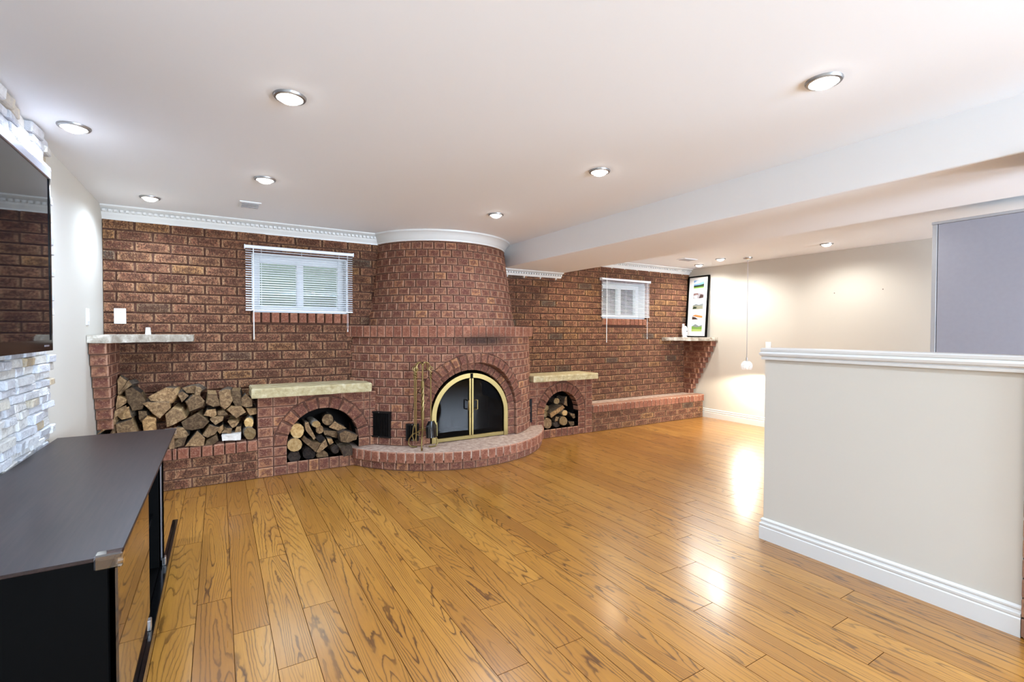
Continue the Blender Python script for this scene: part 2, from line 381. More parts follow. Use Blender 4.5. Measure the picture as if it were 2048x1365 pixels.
# brick piece: outline polygon in a 2-D chart, mapped to space with a rounded front
def inset(poly, d):
    n = len(poly); out = []
    for i in range(n):
        p0, p1, p2 = Vector(poly[i-1]), Vector(poly[i]), Vector(poly[(i+1) % n])
        d1 = (p1-p0).normalized(); d2 = (p2-p1).normalized()
        n1 = Vector((-d1.y, d1.x)); n2 = Vector((-d2.y, d2.x)); q = n1+n2
        out.append(tuple(p1+q*(2*d/max(q.length_squared, 0.4))))
    return out
def area(poly):
    return 0.5*sum(poly[i][0]*poly[(i+1) % len(poly)][1]-poly[(i+1) % len(poly)][0]*poly[i][1] for i in range(len(poly)))
def clip(poly, nx, ny, c):            # keep points with nx*x+ny*y >= c
    out = []
    for i in range(len(poly)):
        a, b = poly[i], poly[(i+1) % len(poly)]; da = nx*a[0]+ny*a[1]-c; db = nx*b[0]+ny*b[1]-c
        if da >= 0: out.append(a)
        if (da >= 0) != (db >= 0):
            t_ = da/(da-db); out.append((a[0]+(b[0]-a[0])*t_, a[1]+(b[1]-a[1])*t_))
    return out
def brick_data(poly, mapf, bev=0.006, mid=0.8):
    n = len(poly); inn = inset(poly, bev)
    if area(inn) <= 0: inn = inset(poly, bev*0.3)
    xs = [p[0] for p in poly]; ys = [p[1] for p in poly]; w = max(max(xs)-min(xs), 1e-4); h = max(max(ys)-min(ys), 1e-4)
    vs = [mapf(p[0], p[1], 0.0) for p in poly]+[mapf(p[0], p[1], mid) for p in poly]+[mapf(p[0], p[1], 1.0) for p in inn]
    uv = [((p[0]-min(xs))/w, (p[1]-min(ys))/h) for p in poly+poly+inn]
    fs = []
    for i in range(n):
        j = (i+1) % n; fs.append((i, j, n+j, n+i)); fs.append((n+i, n+j, 2*n+j, 2*n+i))
    fs.append(tuple(2*n+i for i in range(n)))
    return vs, fs, uv
def rect(a0, a1, b0, b1): return [(a0, b0), (a1, b0), (a1, b1), (a0, b1)]
def mapped_brick(root, poly, mapf, mat, name='brick', bev=0.006, mid=0.8):
    vs, fs, uv = brick_data(poly, mapf, bev, mid)
    c = Vector((0, 0, 0))
    for v in vs: c += Vector(v)
    c /= len(vs)
    mb = MB(); mb.add([tuple(Vector(v)-c) for v in vs], fs)
    o3 = Vector(root['_o']); me_o = mb.build(name, mat, None, uv=uv); me_o.parent = root; me_o.location = c-o3
    return me_o
FLAT = {}
def flat_brick(root, x0, x1, z0, z1, y, mat, name='brick', depth=0.021, axis='Y', sgn=1):
    """stretcher on a plane; shares mesh data between bricks of one size; front faces -Y (axis Y) or sgn*X (axis X)"""
    w, h = round(x1-x0, 3), round(z1-z0, 3); var = random.randrange(3)
    key = (w, h, mat, depth, axis, sgn, var)
    if key not in FLAT:
        rg = random.Random(str(key)); j = lambda: rg.uniform(-0.0016, 0.0016)
        poly = [(-w/2+j(), -h/2+j()), (w/2+j(), -h/2+j()), (w/2+j(), h/2+j()), (-w/2+j(), h/2+j())]
        if axis == 'Y': mp = lambda a, b, t_: (a, -t_*depth, b)
        else: mp = (lambda a, b, t_: (t_*depth, a, b)) if sgn > 0 else (lambda a, b, t_: (-t_*depth, -a, b))
        vs, fs, uv = brick_data(poly, mp); mb = MB(); mb.add(vs, fs)
        o = mb.build(name, mat, None, uv=uv); FLAT[key] = o.data
    else:
        o = bpy.data.objects.new(name, FLAT[key]); COL.objects.link(o)
    o.name = name; o.parent = root
    c = Vector(((x0+x1)/2, y+random.uniform(-0.002, 0.002), (z0+z1)/2)) if axis == 'Y' else Vector((y+random.uniform(-0.002, 0.002), (x0+x1)/2, (z0+z1)/2))
    o.location = c-Vector(root['_o']); return o
def joined_bricks(root, rects, y, mat, depth=0.021):
    mb = MB(); mb.rn = []; uvs = []
    for (x0, x1, z0, z1) in rects:
        vs, fs, uv = brick_data(rect(x0, x1, z0, z1), lambda a, b, t_: (a, y-t_*depth, b))
        mb.add(vs, fs); mb.rn += [random.random()]*len(vs); uvs += uv
    o = mb.build('brick_field', mat, None, uv=uvs); o.parent = root; o.location = -Vector(root['_o']); o['kind'] = 'stuff'; return o

# ================================================================== STRUCTURE
# floor: dark sub-floor plane with single oak planks
sub = MB().box(XL-0.1, XR+0.1, YBACK, YB+0.1, -0.05, -0.004)
floor = struct('floor', sub, 'gap', 'glossy golden oak plank floor running from the brick wall to the viewer')
PW = 0.141; PX0 = 0.042
far_planks = []; near = []
k = math.floor((XL-PX0)/PW)
PL = {}
while PX0+k*PW < XR:
    x0 = PX0+k*PW; x1 = x0+PW; y = -0.9+random.uniform(0, 1.2); rows = []
    x0c, x1c = max(x0, XL), min(x1, XR)
    y = 0.2-random.uniform(0, 0.9)
    while y < 4.79:
        L = random.uniform(0.9, 2.1); y1 = min(y+L, 4.79)
        if y1 > 4.5: y1 = 4.79
        near.append((x0c, x1c, y, y1)); y = y1
    k += 1
def plank(x0, x1, y0, y1):
    g = 0.0006; mb = MB(); cx, cy = (x0+x1)/2, (y0+y1)/2
    a, b = (x1-x0)/2-g, (y1-y0)/2-g; e = 0.0007
    vs = [(-a, -b, -0.004), (a, -b, -0.004), (a, b, -0.004), (-a, b, -0.004), (-a, -b, -e), (a, -b, -e), (a, b, -e), (-a, b, -e),
          (-a+e, -b+e, 0), (a-e, -b+e, 0), (a-e, b-e, 0), (-a+e, b-e, 0)]
    fs = [(8, 9, 10, 11)]
    for i in range(4):
        j = (i+1) % 4; fs += [(i, j, 4+j, 4+i), (4+i, 4+j, 8+j, 8+i)]
    mb.add(vs, fs); mb.m = [0]+[1]*(len(fs)-1); o = mb.build('plank', ['oak', 'gap']); o.parent = floor; o.location = (cx, cy, 0); return o
for q in near: plank(*q)
# boards behind the viewer, past the reach of the frame: one part
mb = MB(); mb.rn = []
k = math.floor((XL-PX0)/PW)
while PX0+k*PW < XR:
    x0 = max(PX0+k*PW, XL); x1 = min(PX0+(k+1)*PW, XR); y = YBACK
    yend = min(q[2] for q in near if abs(q[0]-x0) < 0.01 or abs(q[1]-x1) < 0.01)
    while y < yend-0.001:
        y1 = min(y+random.uniform(0.8, 1.6), yend)
        mb.add([(x0+0.001, y+0.001, 0), (x1-0.001, y+0.001, 0), (x1-0.001, y1-0.001, 0), (x0+0.001, y1-0.001, 0)], [(0, 1, 2, 3)]); mb.rn += [random.random()]*4
        y = y1
    k += 1
o = mb.build('plank_field', 'oak'); o.parent = floor; o['kind'] = 'stuff'

# ceiling, beam
cl = MB().box(XL-0.1, BX0, YBACK, YB+0.1, ZC, ZC+0.1)
struct('ceiling', cl, 'ceiling', 'flat white ceiling over the main room')
cr = MB().box(BX1, XR+0.1, YBACK, YB+0.1, ZR, ZR+0.12)
struct('ceiling_side', cr, 'ceiling', 'white ceiling of the bay beyond the boxed beam')
bm = MB().box(BX0, BX1, YBACK, YB+0.1, ZB, ZC+0.1, bev=0.004)
struct('ceiling_beam', bm, 'ceiling', 'white boxed beam running from the brick wall over the room')

# side and rear walls
wl = MB().box(XL-0.1, XL, YBACK, YB+0.1, 0, ZC+0.02)
wall_left = struct('wall_left', wl, 'beige', 'pale painted left wall with a stone-faced section behind the television')
wr = MB().box(XR, XR+0.1, YBACK, YB+0.1, 0, ZR+0.02)
struct('wall_right', wr, 'beige', 'pale beige right wall of the bay')
wk = MB().box(XL-0.1, XR+0.1, YBACK-0.1, YBACK, 0, ZC+0.02)
struct('wall_rear', wk, 'beige', 'pale beige wall behind the viewer')

# brick wall backing with two window openings
WIN1 = (0.262, 1.125, 1.478, 2.03); WIN2 = (4.565, 5.405, 1.49, 2.0)
def wall_with_hole(name, x0, x1, hole, label):
    a, b, c, d = hole; mb = MB(); y0, y1 = YB, YB+0.22
    mb.box(x0, a, y0, y1, 0, ZC); mb.box(b, x1, y0, y1, 0, ZC); mb.box(a, b, y0, y1, 0, c); mb.box(a, b, y0, y1, d, ZC)
    return struct(name, mb, 'mortar', label)
wall_bl = wall_with_hole('wall_back_left', XL-0.1, 2.2, WIN1, 'brown rug-faced brick wall left of the round fireplace')
wall_br = wall_with_hole('wall_back_right', 2.2, XR+0.1, WIN2, 'brown rug-faced brick wall right of the round fireplace')
def low_sec(z):
    t_ = (z-0.18)/1.065; return 2.235, 5.52, 1.2-0.035*t_
def hood_sec(z):
    t_ = (z-1.36)/0.855; return 2.188-0.008*t_, 5.2+0.02*t_, 0.86-0.105*t_**0.9 if t_ > 0 else 0.86
def chim_half(z):
    xc, yc, r = low_sec(z) if z < 1.3 else hood_sec(z)
    return xc, math.sqrt(max(r*r-(yc-YB)**2, 0))
def wall_bricks(wall, x0, x1, hole, sill, ztop, zmin_fn, joint0, ztop0):
    a, b, c, d = hole; out = []
    row = 0; z1 = ztop0
    while z1 > 0.3:
        z0 = z1-COURSE
        zz0, zz1 = z0+0.0078, min(z1-0.0078, ztop)
        if zz1-zz0 > 0.015:
            jx = joint0+(STRIDE/2 if row % 2 else 0)
            x = jx-math.ceil((jx-x0)/STRIDE)*STRIDE
            while x < x1:
                segs = [(max(x+0.008, x0), min(x+STRIDE-0.008, x1))]
                zc = (zz0+zz1)/2
                holes = []
                if zz1 > c-0.01 and zz0 < d+0.004: holes.append((a, b))
                if zz1 > sill[2]+0.01 and zz0 < sill[3]-0.01: holes.append((sill[0]-0.008, sill[1]+0.008))
                xc, hw = chim_half(zc); holes.append((xc-hw+0.015, xc+hw-0.015))
                for (p, q) in holes:
                    ns = []
                    for (u, v) in segs:
                        if q <= u or p >= v: ns.append((u, v)); continue
                        if p > u: ns.append((u, p))
                        if q < v: ns.append((q, v))
                    segs = ns
                for (u, v) in segs:
                    if v-u > 0.018 and zc > zmin_fn((u+v)/2): out.append((u, v, zz0, zz1))
                x += STRIDE
        z1 = z0; row += 1
    out.sort(key=lambda q: (q[0]+q[1])/2 if wall is wall_br else 0)
    for q in out[:300]: flat_brick(wall, q[0], q[1], q[2], q[3], YB, 'brick_wall')
    if len(out) > 300: joined_bricks(wall, out[300:], YB, 'brick_wall')
    print('wall bricks', len(out))
SILL1 = (0.257, 1.137, 1.38, 1.478); SILL2 = (4.56, 5.40, 1.40, 1.49)
wall_bricks(wall_bl, XL+0.004, 1.6, WIN1, SILL1, 2.24, lambda x: 0.33 if x < 0.28 else 0.70, -0.595, 2.131+COURSE)
wall_bricks(wall_br, 2.8, XR-0.004, WIN2, SILL2, 2.24, lambda x: 0.70 if x < 4.12 else 0.33, 3.02, 2.131+COURSE)
def sill_bricks(wall, s, n):
    w = (s[1]-s[0])/n
    for i in range(n):
        mapped_brick(wall, rect(s[0]+i*w+0.005, s[0]+(i+1)*w-0.005, s[2], s[3]), lambda a, b, t_: (a, YB+0.08-t_*0.13+(0.012 if b > s[3]-0.02 else 0)*(1-t_), b), 'brick_row', 'sill_brick')
sill_bricks(wall_bl, SILL1, 11); sill_bricks(wall_br, SILL2, 10)

# stone veneer behind the television
vb = MB().box(XL-0.002, XL+0.008, 0.9, 3.49, 0, ZC-0.001)
o = vb.build('veneer_backing', 'ledge_stone', wall_left)
SH = {}
z = 0.60; cnt = 0
while z < ZC-0.012:
    h = min(random.choice((0.03, 0.036, 0.042, 0.05)), ZC-0.003-z); y = 3.50-random.uniform(0, 0.012)
    while y > 2.45:
        L = random.uniform(0.07, 0.2); y0 = y-L
        hid = (y < 2.95 and z > 1.28 and z+h < 1.98)
        if not hid and cnt < 300 and not (z < 0.68 and y < 2.4):
            dep = random.choice((0.02, 0.026, 0.032, 0.04, 0.046)); jit = [random.uniform(-0.006, 0.006) for _ in range(4)]
            poly = rect(y0+0.001, y-0.001, z+0.001, z+h-0.001)
            mapped_brick(wall_left, poly, lambda a, b, t_: (XL+0.004+t_*(dep+jit[0]*(a-y0)/L*2+jit[1]*(b-z)/h), a, b), 'ledge_stone', 'stone', bev=0.004, mid=0.85); cnt += 1
        y = y0
    z += h
print('stones', cnt)

# crown mouldings
def crown_prof(zb, zt, p):
    h = zt-zb
    return [(0.0, zb), (0.012, zb), (0.014, zb+0.10*h), (0.020, zb+0.22*h), (p*0.36, zb+0.38*h), (p*0.42, zb+0.5*h), (p*0.46, zb+0.52*h), (p*0.52, zb+0.72*h),
            (p*0.75, zb+0.8*h), (p, zb+0.9*h), (p, zt), (0.0, zt)]
def crown(name, x0, x1, zb, zt, p, label, y=YB):
    tr = MB().sweep([(x0, y), (x1, y)], crown_prof(zb, zt, p), side=1)
    o = struct(name, tr, 'trim', label)
    d = MB(); x = x0+0.01; h = zt-zb
    while x < x1-0.02:
        d.box(x, x+0.02, y-p*0.74, y-p*0.42, zb+0.53*h, zb+0.71*h); x += 0.0375
    dd = d.build('dentil_row', 'trim', o); dd['kind'] = 'stuff'
    return o
crown('trim_1', XL, 1.47, 2.208, ZC, 0.085, 'white dentil crown moulding above the left brick wall')
crown('trim_2', 2.93, BX1, 1.975, ZB, 0.085, 'white dentil moulding under the boxed beam beside the fireplace')
crown('trim_3', BX1, XR, 2.198, ZR, 0.085, 'white dentil crown moulding above the right brick wall')
xc, yc, r = hood_sec(2.215); arc = []
amax = math.acos((yc-YB)/r)
for i in range(41):
    a = -amax+2*amax*i/40; arc.append((xc+r*math.sin(a), yc-r*math.cos(a)))
tr = MB().sweep(arc, [(-0.02, 2.213), (0.012, 2.213), (0.013, 2.228), (0.02, 2.235), (0.03, 2.262), (0.052, 2.292), (0.07, 2.302), (0.072, ZC), (-0.02, ZC)], side=1)
struct('trim_4', tr, 'trim', 'plain white curved cove moulding around the top of the chimney hood', smooth=True)

# baseboards
BASE = [(0.0, 0.0), (0.017, 0.0), (0.018, 0.078), (0.014, 0.084), (0.017, 0.09), (0.018, 0.1), (0.011, 0.104), (0.008, 0.114), (0.012, 0.119), (0.012, 0.126), (0.004, 0.134), (0.0, 0.134)]
bb = MB().sweep([(XR, 4.79), (XR, YBACK)], BASE, side=1)
struct('baseboard_right', bb, 'trim', 'white moulded baseboard along the right wall')

# low dividing wall with capped top, brick post at its near end
HX, HY0, HY1, HT, HZ = 2.92, 0.597, 1.74, 0.13, 1.135
hw = MB().box(HX, HX+HT, HY0, HY1, 0, HZ)
struct('wall_divider', hw, 'beige', 'waist-high pale beige dividing wall at the right')
cap = MB().sweep([(HX, HY0), (HX, HY1), (HX+HT, HY1), (HX+HT, HY0)],
                 [(0.0, HZ-0.004), (0.016, HZ-0.004), (0.018, HZ+0.008), (0.012, HZ+0.012), (0.012, HZ+0.016), (0.024, HZ+0.022), (0.028, HZ+0.034), (0.020, HZ+0.042), (0.016, HZ+0.046), (0.02, HZ+0.05), (0.022, HZ+0.062), (0.012, HZ+0.068), (-0.07, HZ+0.068)], side=-1)
struct('trim_5', cap, 'trim', 'white moulded cap rail on top of the low dividing wall', smooth=False)
bb = MB().sweep([(HX, HY0), (HX, HY1), (HX+HT, HY1), (HX+HT, HY0)], BASE, side=-1)
struct('baseboard_divider', bb, 'trim', 'white moulded baseboard along the low dividing wall')
post = thing('brick_post', (3.05, 0.44, 0), 'brick post at the near end of the low wall, right picture edge', 'post')
MB().box(2.905, 3.2, 0.29, 0.585, 0, ZB).build('post_core', 'mortar', post)
z = 0.004; row = 0
while z < ZB-0.02:
    z1 = min(z+COURSE, ZB-0.004)
    ys = [0.285, 0.44, 0.59] if row % 2 else [0.285, 0.36, 0.52, 0.59]
    for y0, y1 in zip(ys[:-1], ys[1:]): flat_brick(post, y0+0.005, y1-0.005, z+0.005, z1-0.005, 2.906, 'brick_fire', axis='X', sgn=-1, depth=0.014)
    flat_brick(post, -3.2+6.1-0.0, 3.195, z+0.005, z1-0.005, 0.29, 'brick_fire')
    z = z1; row += 1
# far face of the post toward the fireplace
for i in range(24):
    z0 = 0.004+i*COURSE
    if z0+COURSE < ZB: mapped_brick(post, rect(-3.195, -2.9, z0+0.005, z0+COURSE-0.005), lambda a, b, t_: (-a, 0.584+t_*0.012, b), 'brick_fire')

# windows
def window(name, hole, label, mull):
    a, b, c, d = hole; y0 = YB+0.11
    root = struct(name, MB().box(a, a+0.012, YB-0.004, YB+0.2, c, d).box(b-0.012, b, YB-0.004, YB+0.2, c, d).box(a, b, YB-0.004, YB+0.2, c, c+0.012).box(a, b, YB-0.004, YB+0.2, d-0.012, d), 'vinyl', label)
    f = 0.075; fr = MB()
    fr.box(a+0.012, a+f, y0, y0+0.06, c+0.012, d-0.012, bev=0.004); fr.box(b-f, b-0.012, y0, y0+0.06, c+0.012, d-0.012, bev=0.004)
    fr.box(a+f, b-f, y0, y0+0.06, c+0.012, c+f*0.9, bev=0.004); fr.box(a+f, b-f, y0, y0+0.06, d-f*0.95, d-0.012, bev=0.004)
    fr.build('window_frame', 'vinyl', root)
    MB().box(mull-0.032, mull+0.032, y0-0.012, y0+0.05, c+f*0.85, d-f*0.9, bev=0.004).build('mullion', 'vinyl', root)
    for (p, q, dy) in ((a+f, mull-0.03, 0.02), (mull+0.03, b-f, 0.035)):
        MB().box(p-0.004, q+0.004, y0+dy, y0+dy+0.004, c+f*0.8, d-f*0.85).build('pane', 'pane', root)
    return root
window('window_1', WIN1, 'white vinyl slider window in the left brick wall', 0.69)
window('window_2', WIN2, 'white vinyl slider window in the right brick wall', 4.99)
for i, (x0, x1) in enumerate(((0.0, 1.4), (4.3, 5.7))):
    w = MB(); n = 40; r = (x1-x0)/2; cx = (x0+x1)/2; pts = []
    for k in range(n+1):
        a = math.pi*k/n; rr = r*(1+0.012*math.cos(k*math.pi)); pts.append((cx-rr*math.cos(a), YB+0.23+0.75*rr/r*math.sin(a)))
    w.sweep(pts, [(0, 1.2), (0, 2.25), (0.004, 2.25), (0.004, 1.2)], side=1)
    o = w.build('window_well', 'well'); tag(o, 'pale corrugated window well outside the %s window' % ('left', 'right')[i], 'window well', None)
    g = MB().prism(pts, 1.19, 1.2, axis='Z').build('gravel', 'soil', o)

# ================================================================== BRICK FIREPLACE
def sec_pt(sec, a, z, out=0.0):
    xc, yc, r = sec(z); return (xc+(r+out)*math.sin(a), yc-(r+out)*math.cos(a), z)
def amax_of(sec, z):
    xc, yc, r = sec(z); return math.acos(min(1, max(-1, (yc-YB)/r)))
AX, AZ = 2.24, 0.45           # arch centre
def shell_y(x, z):
    xc, yc, r = low_sec(z); return yc-math.sqrt(max(r*r-(x-xc)**2, 0))
fire = thing('brick_fireplace', (2.24, 4.9, 0), 'round red-brown brick fireplace body with double brick arch', 'fireplace')
# mortar shell with arched opening
mb = MB(); NA, NZ = 110, 46; idx = {}
for j in range(NZ+1):
    z = 0.0+1.25*j/NZ; am = amax_of(low_sec, z)
    for i in range(NA+1):
        a = -am+2*am*i/NA; idx[i, j] = len(mb.v); mb.v.append(sec_pt(low_sec, a, z, -0.008))
def in_arch(x, z, rr): return (z < AZ and abs(x-AX) < rr) or (z >= AZ and (x-AX)**2+(z-AZ)**2 < rr*rr)
for j in range(NZ):
    for i in range(NA):
        q = [idx[i, j], idx[i+1, j], idx[i+1, j+1], idx[i, j+1]]
        if all(in_arch(mb.v[k][0], mb.v[k][2], 0.60) for k in q): continue
        mb.f.append(tuple(q)); mb.m.append(0)
mb.build('mortar_shell', 'mortar', fire, smooth=True)
# face bricks
rowh = (1.243-0.18)/13; pitch = 0.125/1.185; nb = 0
for j in range(13):
    z0 = 0.18+j*rowh+0.005; z1 = 0.18+(j+1)*rowh-0.005; zc = (z0+z1)/2; am = amax_of(low_sec, zc)
    a = -math.ceil(am/pitch)*pitch-(pitch/2 if j % 2 else 0)
    while a < am:
        a0, a1 = max(a+0.0045, -am), min(a+pitch-0.0045, am); a += pitch
        if a1-a0 < 0.02: continue
        xm, ym, _ = sec_pt(low_sec, (a0+a1)/2, zc)
        if ym > 4.86 and zc < 0.68: continue
        # chart in (x-ish arc, z): work with arc length from arch centre for the arch cut
        poly = rect(a0, a1, z0, z1)
        X = lambda aa: low_sec(zc)[0]+low_sec(zc)[2]*math.sin(aa)
        px = [(X(q[0]), q[1]) for q in poly]
        cx, cz = sum(q[0] for q in px)/4, sum(q[1] for q in px)/4
        dx, dz = cx-AX, cz-AZ; rr = 0.637
        if dz <= 0:
            if abs(dx) < rr: px = clip(px, 1 if dx > 0 else -1, 0, (AX+rr) if dx > 0 else -(AX-rr))
        else:
            dd = math.hypot(dx, dz); nx, nz = dx/dd, dz/dd
            px = clip(px, nx, nz, nx*AX+nz*AZ+rr)
        if len(px) < 3 or area(px) < 0.0008: continue
        xc_, r_ = low_sec(zc)[0], low_sec(zc)[2]
        poly = [(math.asin(max(-1, min(1, (q[0]-xc_)/r_)))*r_, q[1]) for q in px]
        j_ = random.uniform(-0.003, 0.003)
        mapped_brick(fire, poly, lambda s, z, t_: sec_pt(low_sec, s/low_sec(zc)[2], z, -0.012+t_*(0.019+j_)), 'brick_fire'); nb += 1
print('fire bricks', nb)
# arch rings: outer flush with the round face, inner set back
def ring(name, r0, r1, n, yb_fn, yf_fn, mat, zlow):
    for i in range(n):
        p0 = math.pi*i/n+0.012; p1 = math.pi*(i+1)/n-0.012
        poly = [(r0, p0), (r1, p0), (r1, p1), (r0, p1)]
        poly = [(r0*math.cos(p0), r0*math.sin(p0)), (r1*math.cos(p0), r1*math.sin(p0)), (r1*math.cos(p1), r1*math.sin(p1)), (r0*math.cos(p1), r0*math.sin(p1))]
        mapped_brick(fire, poly, lambda a, b, t_: (AX+a, yb_fn(AX+a, AZ+b)*(1-t_)+yf_fn(AX+a, AZ+b)*t_, AZ+b), mat, name, mid=0.9)
    rows = 3; h = (AZ-zlow)/rows
    for s in (-1, 1):
        for k in range(rows):
            x0, x1 = sorted((s*r0, s*r1)); poly = rect(x0, x1, zlow+k*h+0.005, zlow+(k+1)*h-0.005)
            mapped_brick(fire, poly, lambda a, b, t_: (AX+a, yb_fn(AX+a, b)*(1-t_)+yf_fn(AX+a, b)*t_, b), mat, name, mid=0.9)
ring('arch_brick', 0.535, 0.632, 23, lambda x, z: 4.50, lambda x, z: shell_y(x, z)-0.008, 'brick_fire', 0.18)
ring('inner_arch_brick', 0.452, 0.53, 19, lambda x, z: 4.56, lambda x, z: 4.487, 'brick_fire', 0.18)
mb = MB(); N = 40
def arch_path(rr, zl): return [(AX+rr, zl)]+[(AX+rr*math.cos(math.pi*i/N), AZ+rr*math.sin(math.pi*i/N)) for i in range(N+1)]+[(AX-rr, zl)]
def arch_band(mb, ra, rb, zl, yf_a, yf_b, yback):
    pa, pb = arch_path(ra, zl), arch_path(rb, zl); b = len(mb.v); n = len(pa)
    for (p, q) in zip(pa, pb):
        mb.v += [(p[0], yf_a(*p), p[1]), (q[0], yf_b(*q), q[1]), (q[0], yback, q[1]), (p[0], yback, p[1])]
    for i in range(n-1):
        for k in range(4):
            mb.f.append((b+i*4+k, b+i*4+(k+1) % 4, b+(i+1)*4+(k+1) % 4, b+(i+1)*4+k)); mb.m.append(0)
arch_band(mb, 0.539, 0.628, 0.17, lambda x, z: shell_y(x, z)+0.004, lambda x, z: shell_y(x, z)+0.004, 4.52)
arch_band(mb, 0.456, 0.56, 0.17, lambda x, z: 4.495, lambda x, z: 4.495, 4.6)
mb.build('arch_mortar', 'mortar', fire)
fb = MB(); pp = arch_path(0.50, 0.16); n = len(pp); b = 0
for p_ in pp: fb.v += [(p_[0], 4.56, p_[1]), (p_[0], 5.02, p_[1])]
for i in range(n-1): fb.f.append((2*i, 2*i+1, 2*i+3, 2*i+2)); fb.m.append(0)
fb.f.append(tuple(2*i+1 for i in range(n))); fb.m.append(0)
fb.add([(AX-0.5, 4.5, 0.165), (AX+0.5, 4.5, 0.165), (AX+0.5, 5.02, 0.165), (AX-0.5, 5.02, 0.165)], [(0, 1, 2, 3)])
fb.build('firebox', 'dark_inside', fire)
# projecting soldier ledge
def led_sec(z): return 2.235, 5.52, 1.212
am = amax_of(led_sec, 1.3); n = 34
for i in range(n):
    a0 = -am+2*am*i/n+0.0035; a1 = -am+2*am*(i+1)/n-0.0035; j_ = random.uniform(-0.003, 0.003)
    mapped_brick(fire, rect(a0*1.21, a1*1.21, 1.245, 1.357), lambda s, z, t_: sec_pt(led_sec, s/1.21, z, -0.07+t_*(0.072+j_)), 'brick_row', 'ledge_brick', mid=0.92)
mb = MB(); arc = []
for i in range(49):
    a = -am+2*am*i/48; arc.append(sec_pt(led_sec, a, 0)[:2])
mb.sweep(arc, [(-0.08, 1.248), (-0.004, 1.248), (-0.004, 1.354), (-0.5, 1.354)], side=1)
mb.build('ledge_mortar', 'mortar', fire)
# side vents
def vent(name, a0, a1, z0, z1, label, slats=True):
    ac = (a0+a1)/2; zc = (z0+z1)/2; xc, yc, r = low_sec(zc); w = (a1-a0)*r; h = z1-z0
    c = Vector(sec_pt(low_sec, ac, zc)); root = thing('wall_vent', tuple(c), label, 'vent', None)
    tx = Vector((math.cos(ac), math.sin(ac), 0)); nn = Vector((math.sin(ac), -math.cos(ac), 0)); c = c+nn*0.012
    def tr(mb):
        mb.v = [tuple(c+tx*v[0]+nn*v[1]+Vector((0, 0, v[2]))) for v in mb.v]; return mb
    fr = MB(); e = 0.014
    fr.box(-w/2, w/2, -0.02, 0.012, -h/2, -h/2+e).box(-w/2, w/2, -0.02, 0.012, h/2-e, h/2).box(-w/2, -w/2+e, -0.02, 0.012, -h/2+e, h/2-e).box(w/2-e, w/2, -0.02, 0.012, -h/2+e, h/2-e)
    tr(fr).build('vent_frame', 'vent', root)
    tr(MB().box(-w/2+e, w/2-e, -0.01, 0.002, -h/2+e, h/2-e)).build('vent_back', 'black', root)
    n = max(3, int((w-2*e)/0.017))
    for i in range(n):
        x = -w/2+e+(i+0.5)*(w-2*e)/n
        tr(MB().box(x-0.003, x+0.003, 0.002, 0.009, -h/2+e, h/2-e)).build('louvre', 'vent', root)
    for zz in (-h/2+e/2, h/2-e/2):
        s = MB().lathe([(0.0, 0.0), (0.004, 0.0), (0.004, 0.003), (0.0, 0.004)], n=8)
        s.v = [(v[0], 0.012+v[2], zz+v[1]) for v in s.v]; tr(s).build('screw', 'chrome', root)
vent('wall_vent', R(-53.6), R(-41.8), 0.255, 0.51, 'black louvred vent in the fireplace left of the tool stand')
vent('wall_vent', R(-34.5), R(-28.5), 0.235, 0.40, 'small black vent behind the fireplace tool stand')
vent('wall_vent', R(48), R(60), 0.23, 0.50, 'black vent on the far right flank of the fireplace')

# hood
hood = thing('chimney_hood', (2.19, 4.9, 1.36), 'tapering round brick chimney hood above the ledge', 'chimney')
mb = MB(); NA, NZ = 60, 12; idx = {}
for j in range(NZ+1):
    z = 1.35+0.93*j/NZ; am = amax_of(hood_sec, z)
    for i in range(NA+1):
        a = -am+2*am*i/NA; idx[i, j] = len(mb.v); mb.v.append(sec_pt(hood_sec, a, z, -0.008))
for j in range(NZ):
    for i in range(NA): mb.f.append((idx[i, j], idx[i+1, j], idx[i+1, j+1], idx[i, j+1])); mb.m.append(0)
mb.build('mortar_shell', 'mortar', hood, smooth=True)
rowh = 0.0768; pitch = 0.125/0.82; nb = 0
for j in range(12):
    z0 = 1.358+j*rowh+0.005; z1 = min(1.358+(j+1)*rowh-0.005, 2.245); zc = (z0+z1)/2; am = amax_of(hood_sec, zc)-0.01
    a = -math.ceil(am/pitch)*pitch-(pitch/2 if j % 2 else 0)
    while a < am:
        a0, a1 = max(a+0.007, -am), min(a+pitch-0.007, am); a += pitch
        if a1-a0 < 0.03: continue
        rr = hood_sec(zc)[2]; j_ = random.uniform(-0.003, 0.003)
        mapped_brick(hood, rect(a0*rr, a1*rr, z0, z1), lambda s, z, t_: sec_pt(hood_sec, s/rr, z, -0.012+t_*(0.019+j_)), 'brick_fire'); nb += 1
print('hood bricks', nb)

# hearth
hearth = thing('hearth', (2.2, 4.5, 0), 'curved raised brick hearth in front of the fireplace', 'hearth')
def h0(z): return 2.205, 5.285, 1.222
def h1(z): return 2.205, 5.285, 1.245
a_end = math.acos((5.285-4.765)/1.24)
for sec, z0, z1, w, mat, nm in ((h0, 0.004, 0.072, 0.122, 'brick_fire', 'brick'), (h1, 0.076, 0.176, 0.087, 'brick_row', 'edge_brick')):
    r_ = sec(0)[2]; n = int(2*a_end*r_/w)
    for i in range(n):
        a0 = -a_end+2*a_end*i/n; a1 = -a_end+2*a_end*(i+1)/n; g = 0.005; j_ = random.uniform(-0.004, 0.003)
        mapped_brick(hearth, rect(a0*r_+g, a1*r_-g, z0, z1), lambda s, z, t_: sec_pt(sec, s/r_, z, -0.1+t_*(0.1+j_)), mat, nm, mid=0.92, bev=0.008)
mb = MB(); pts = []
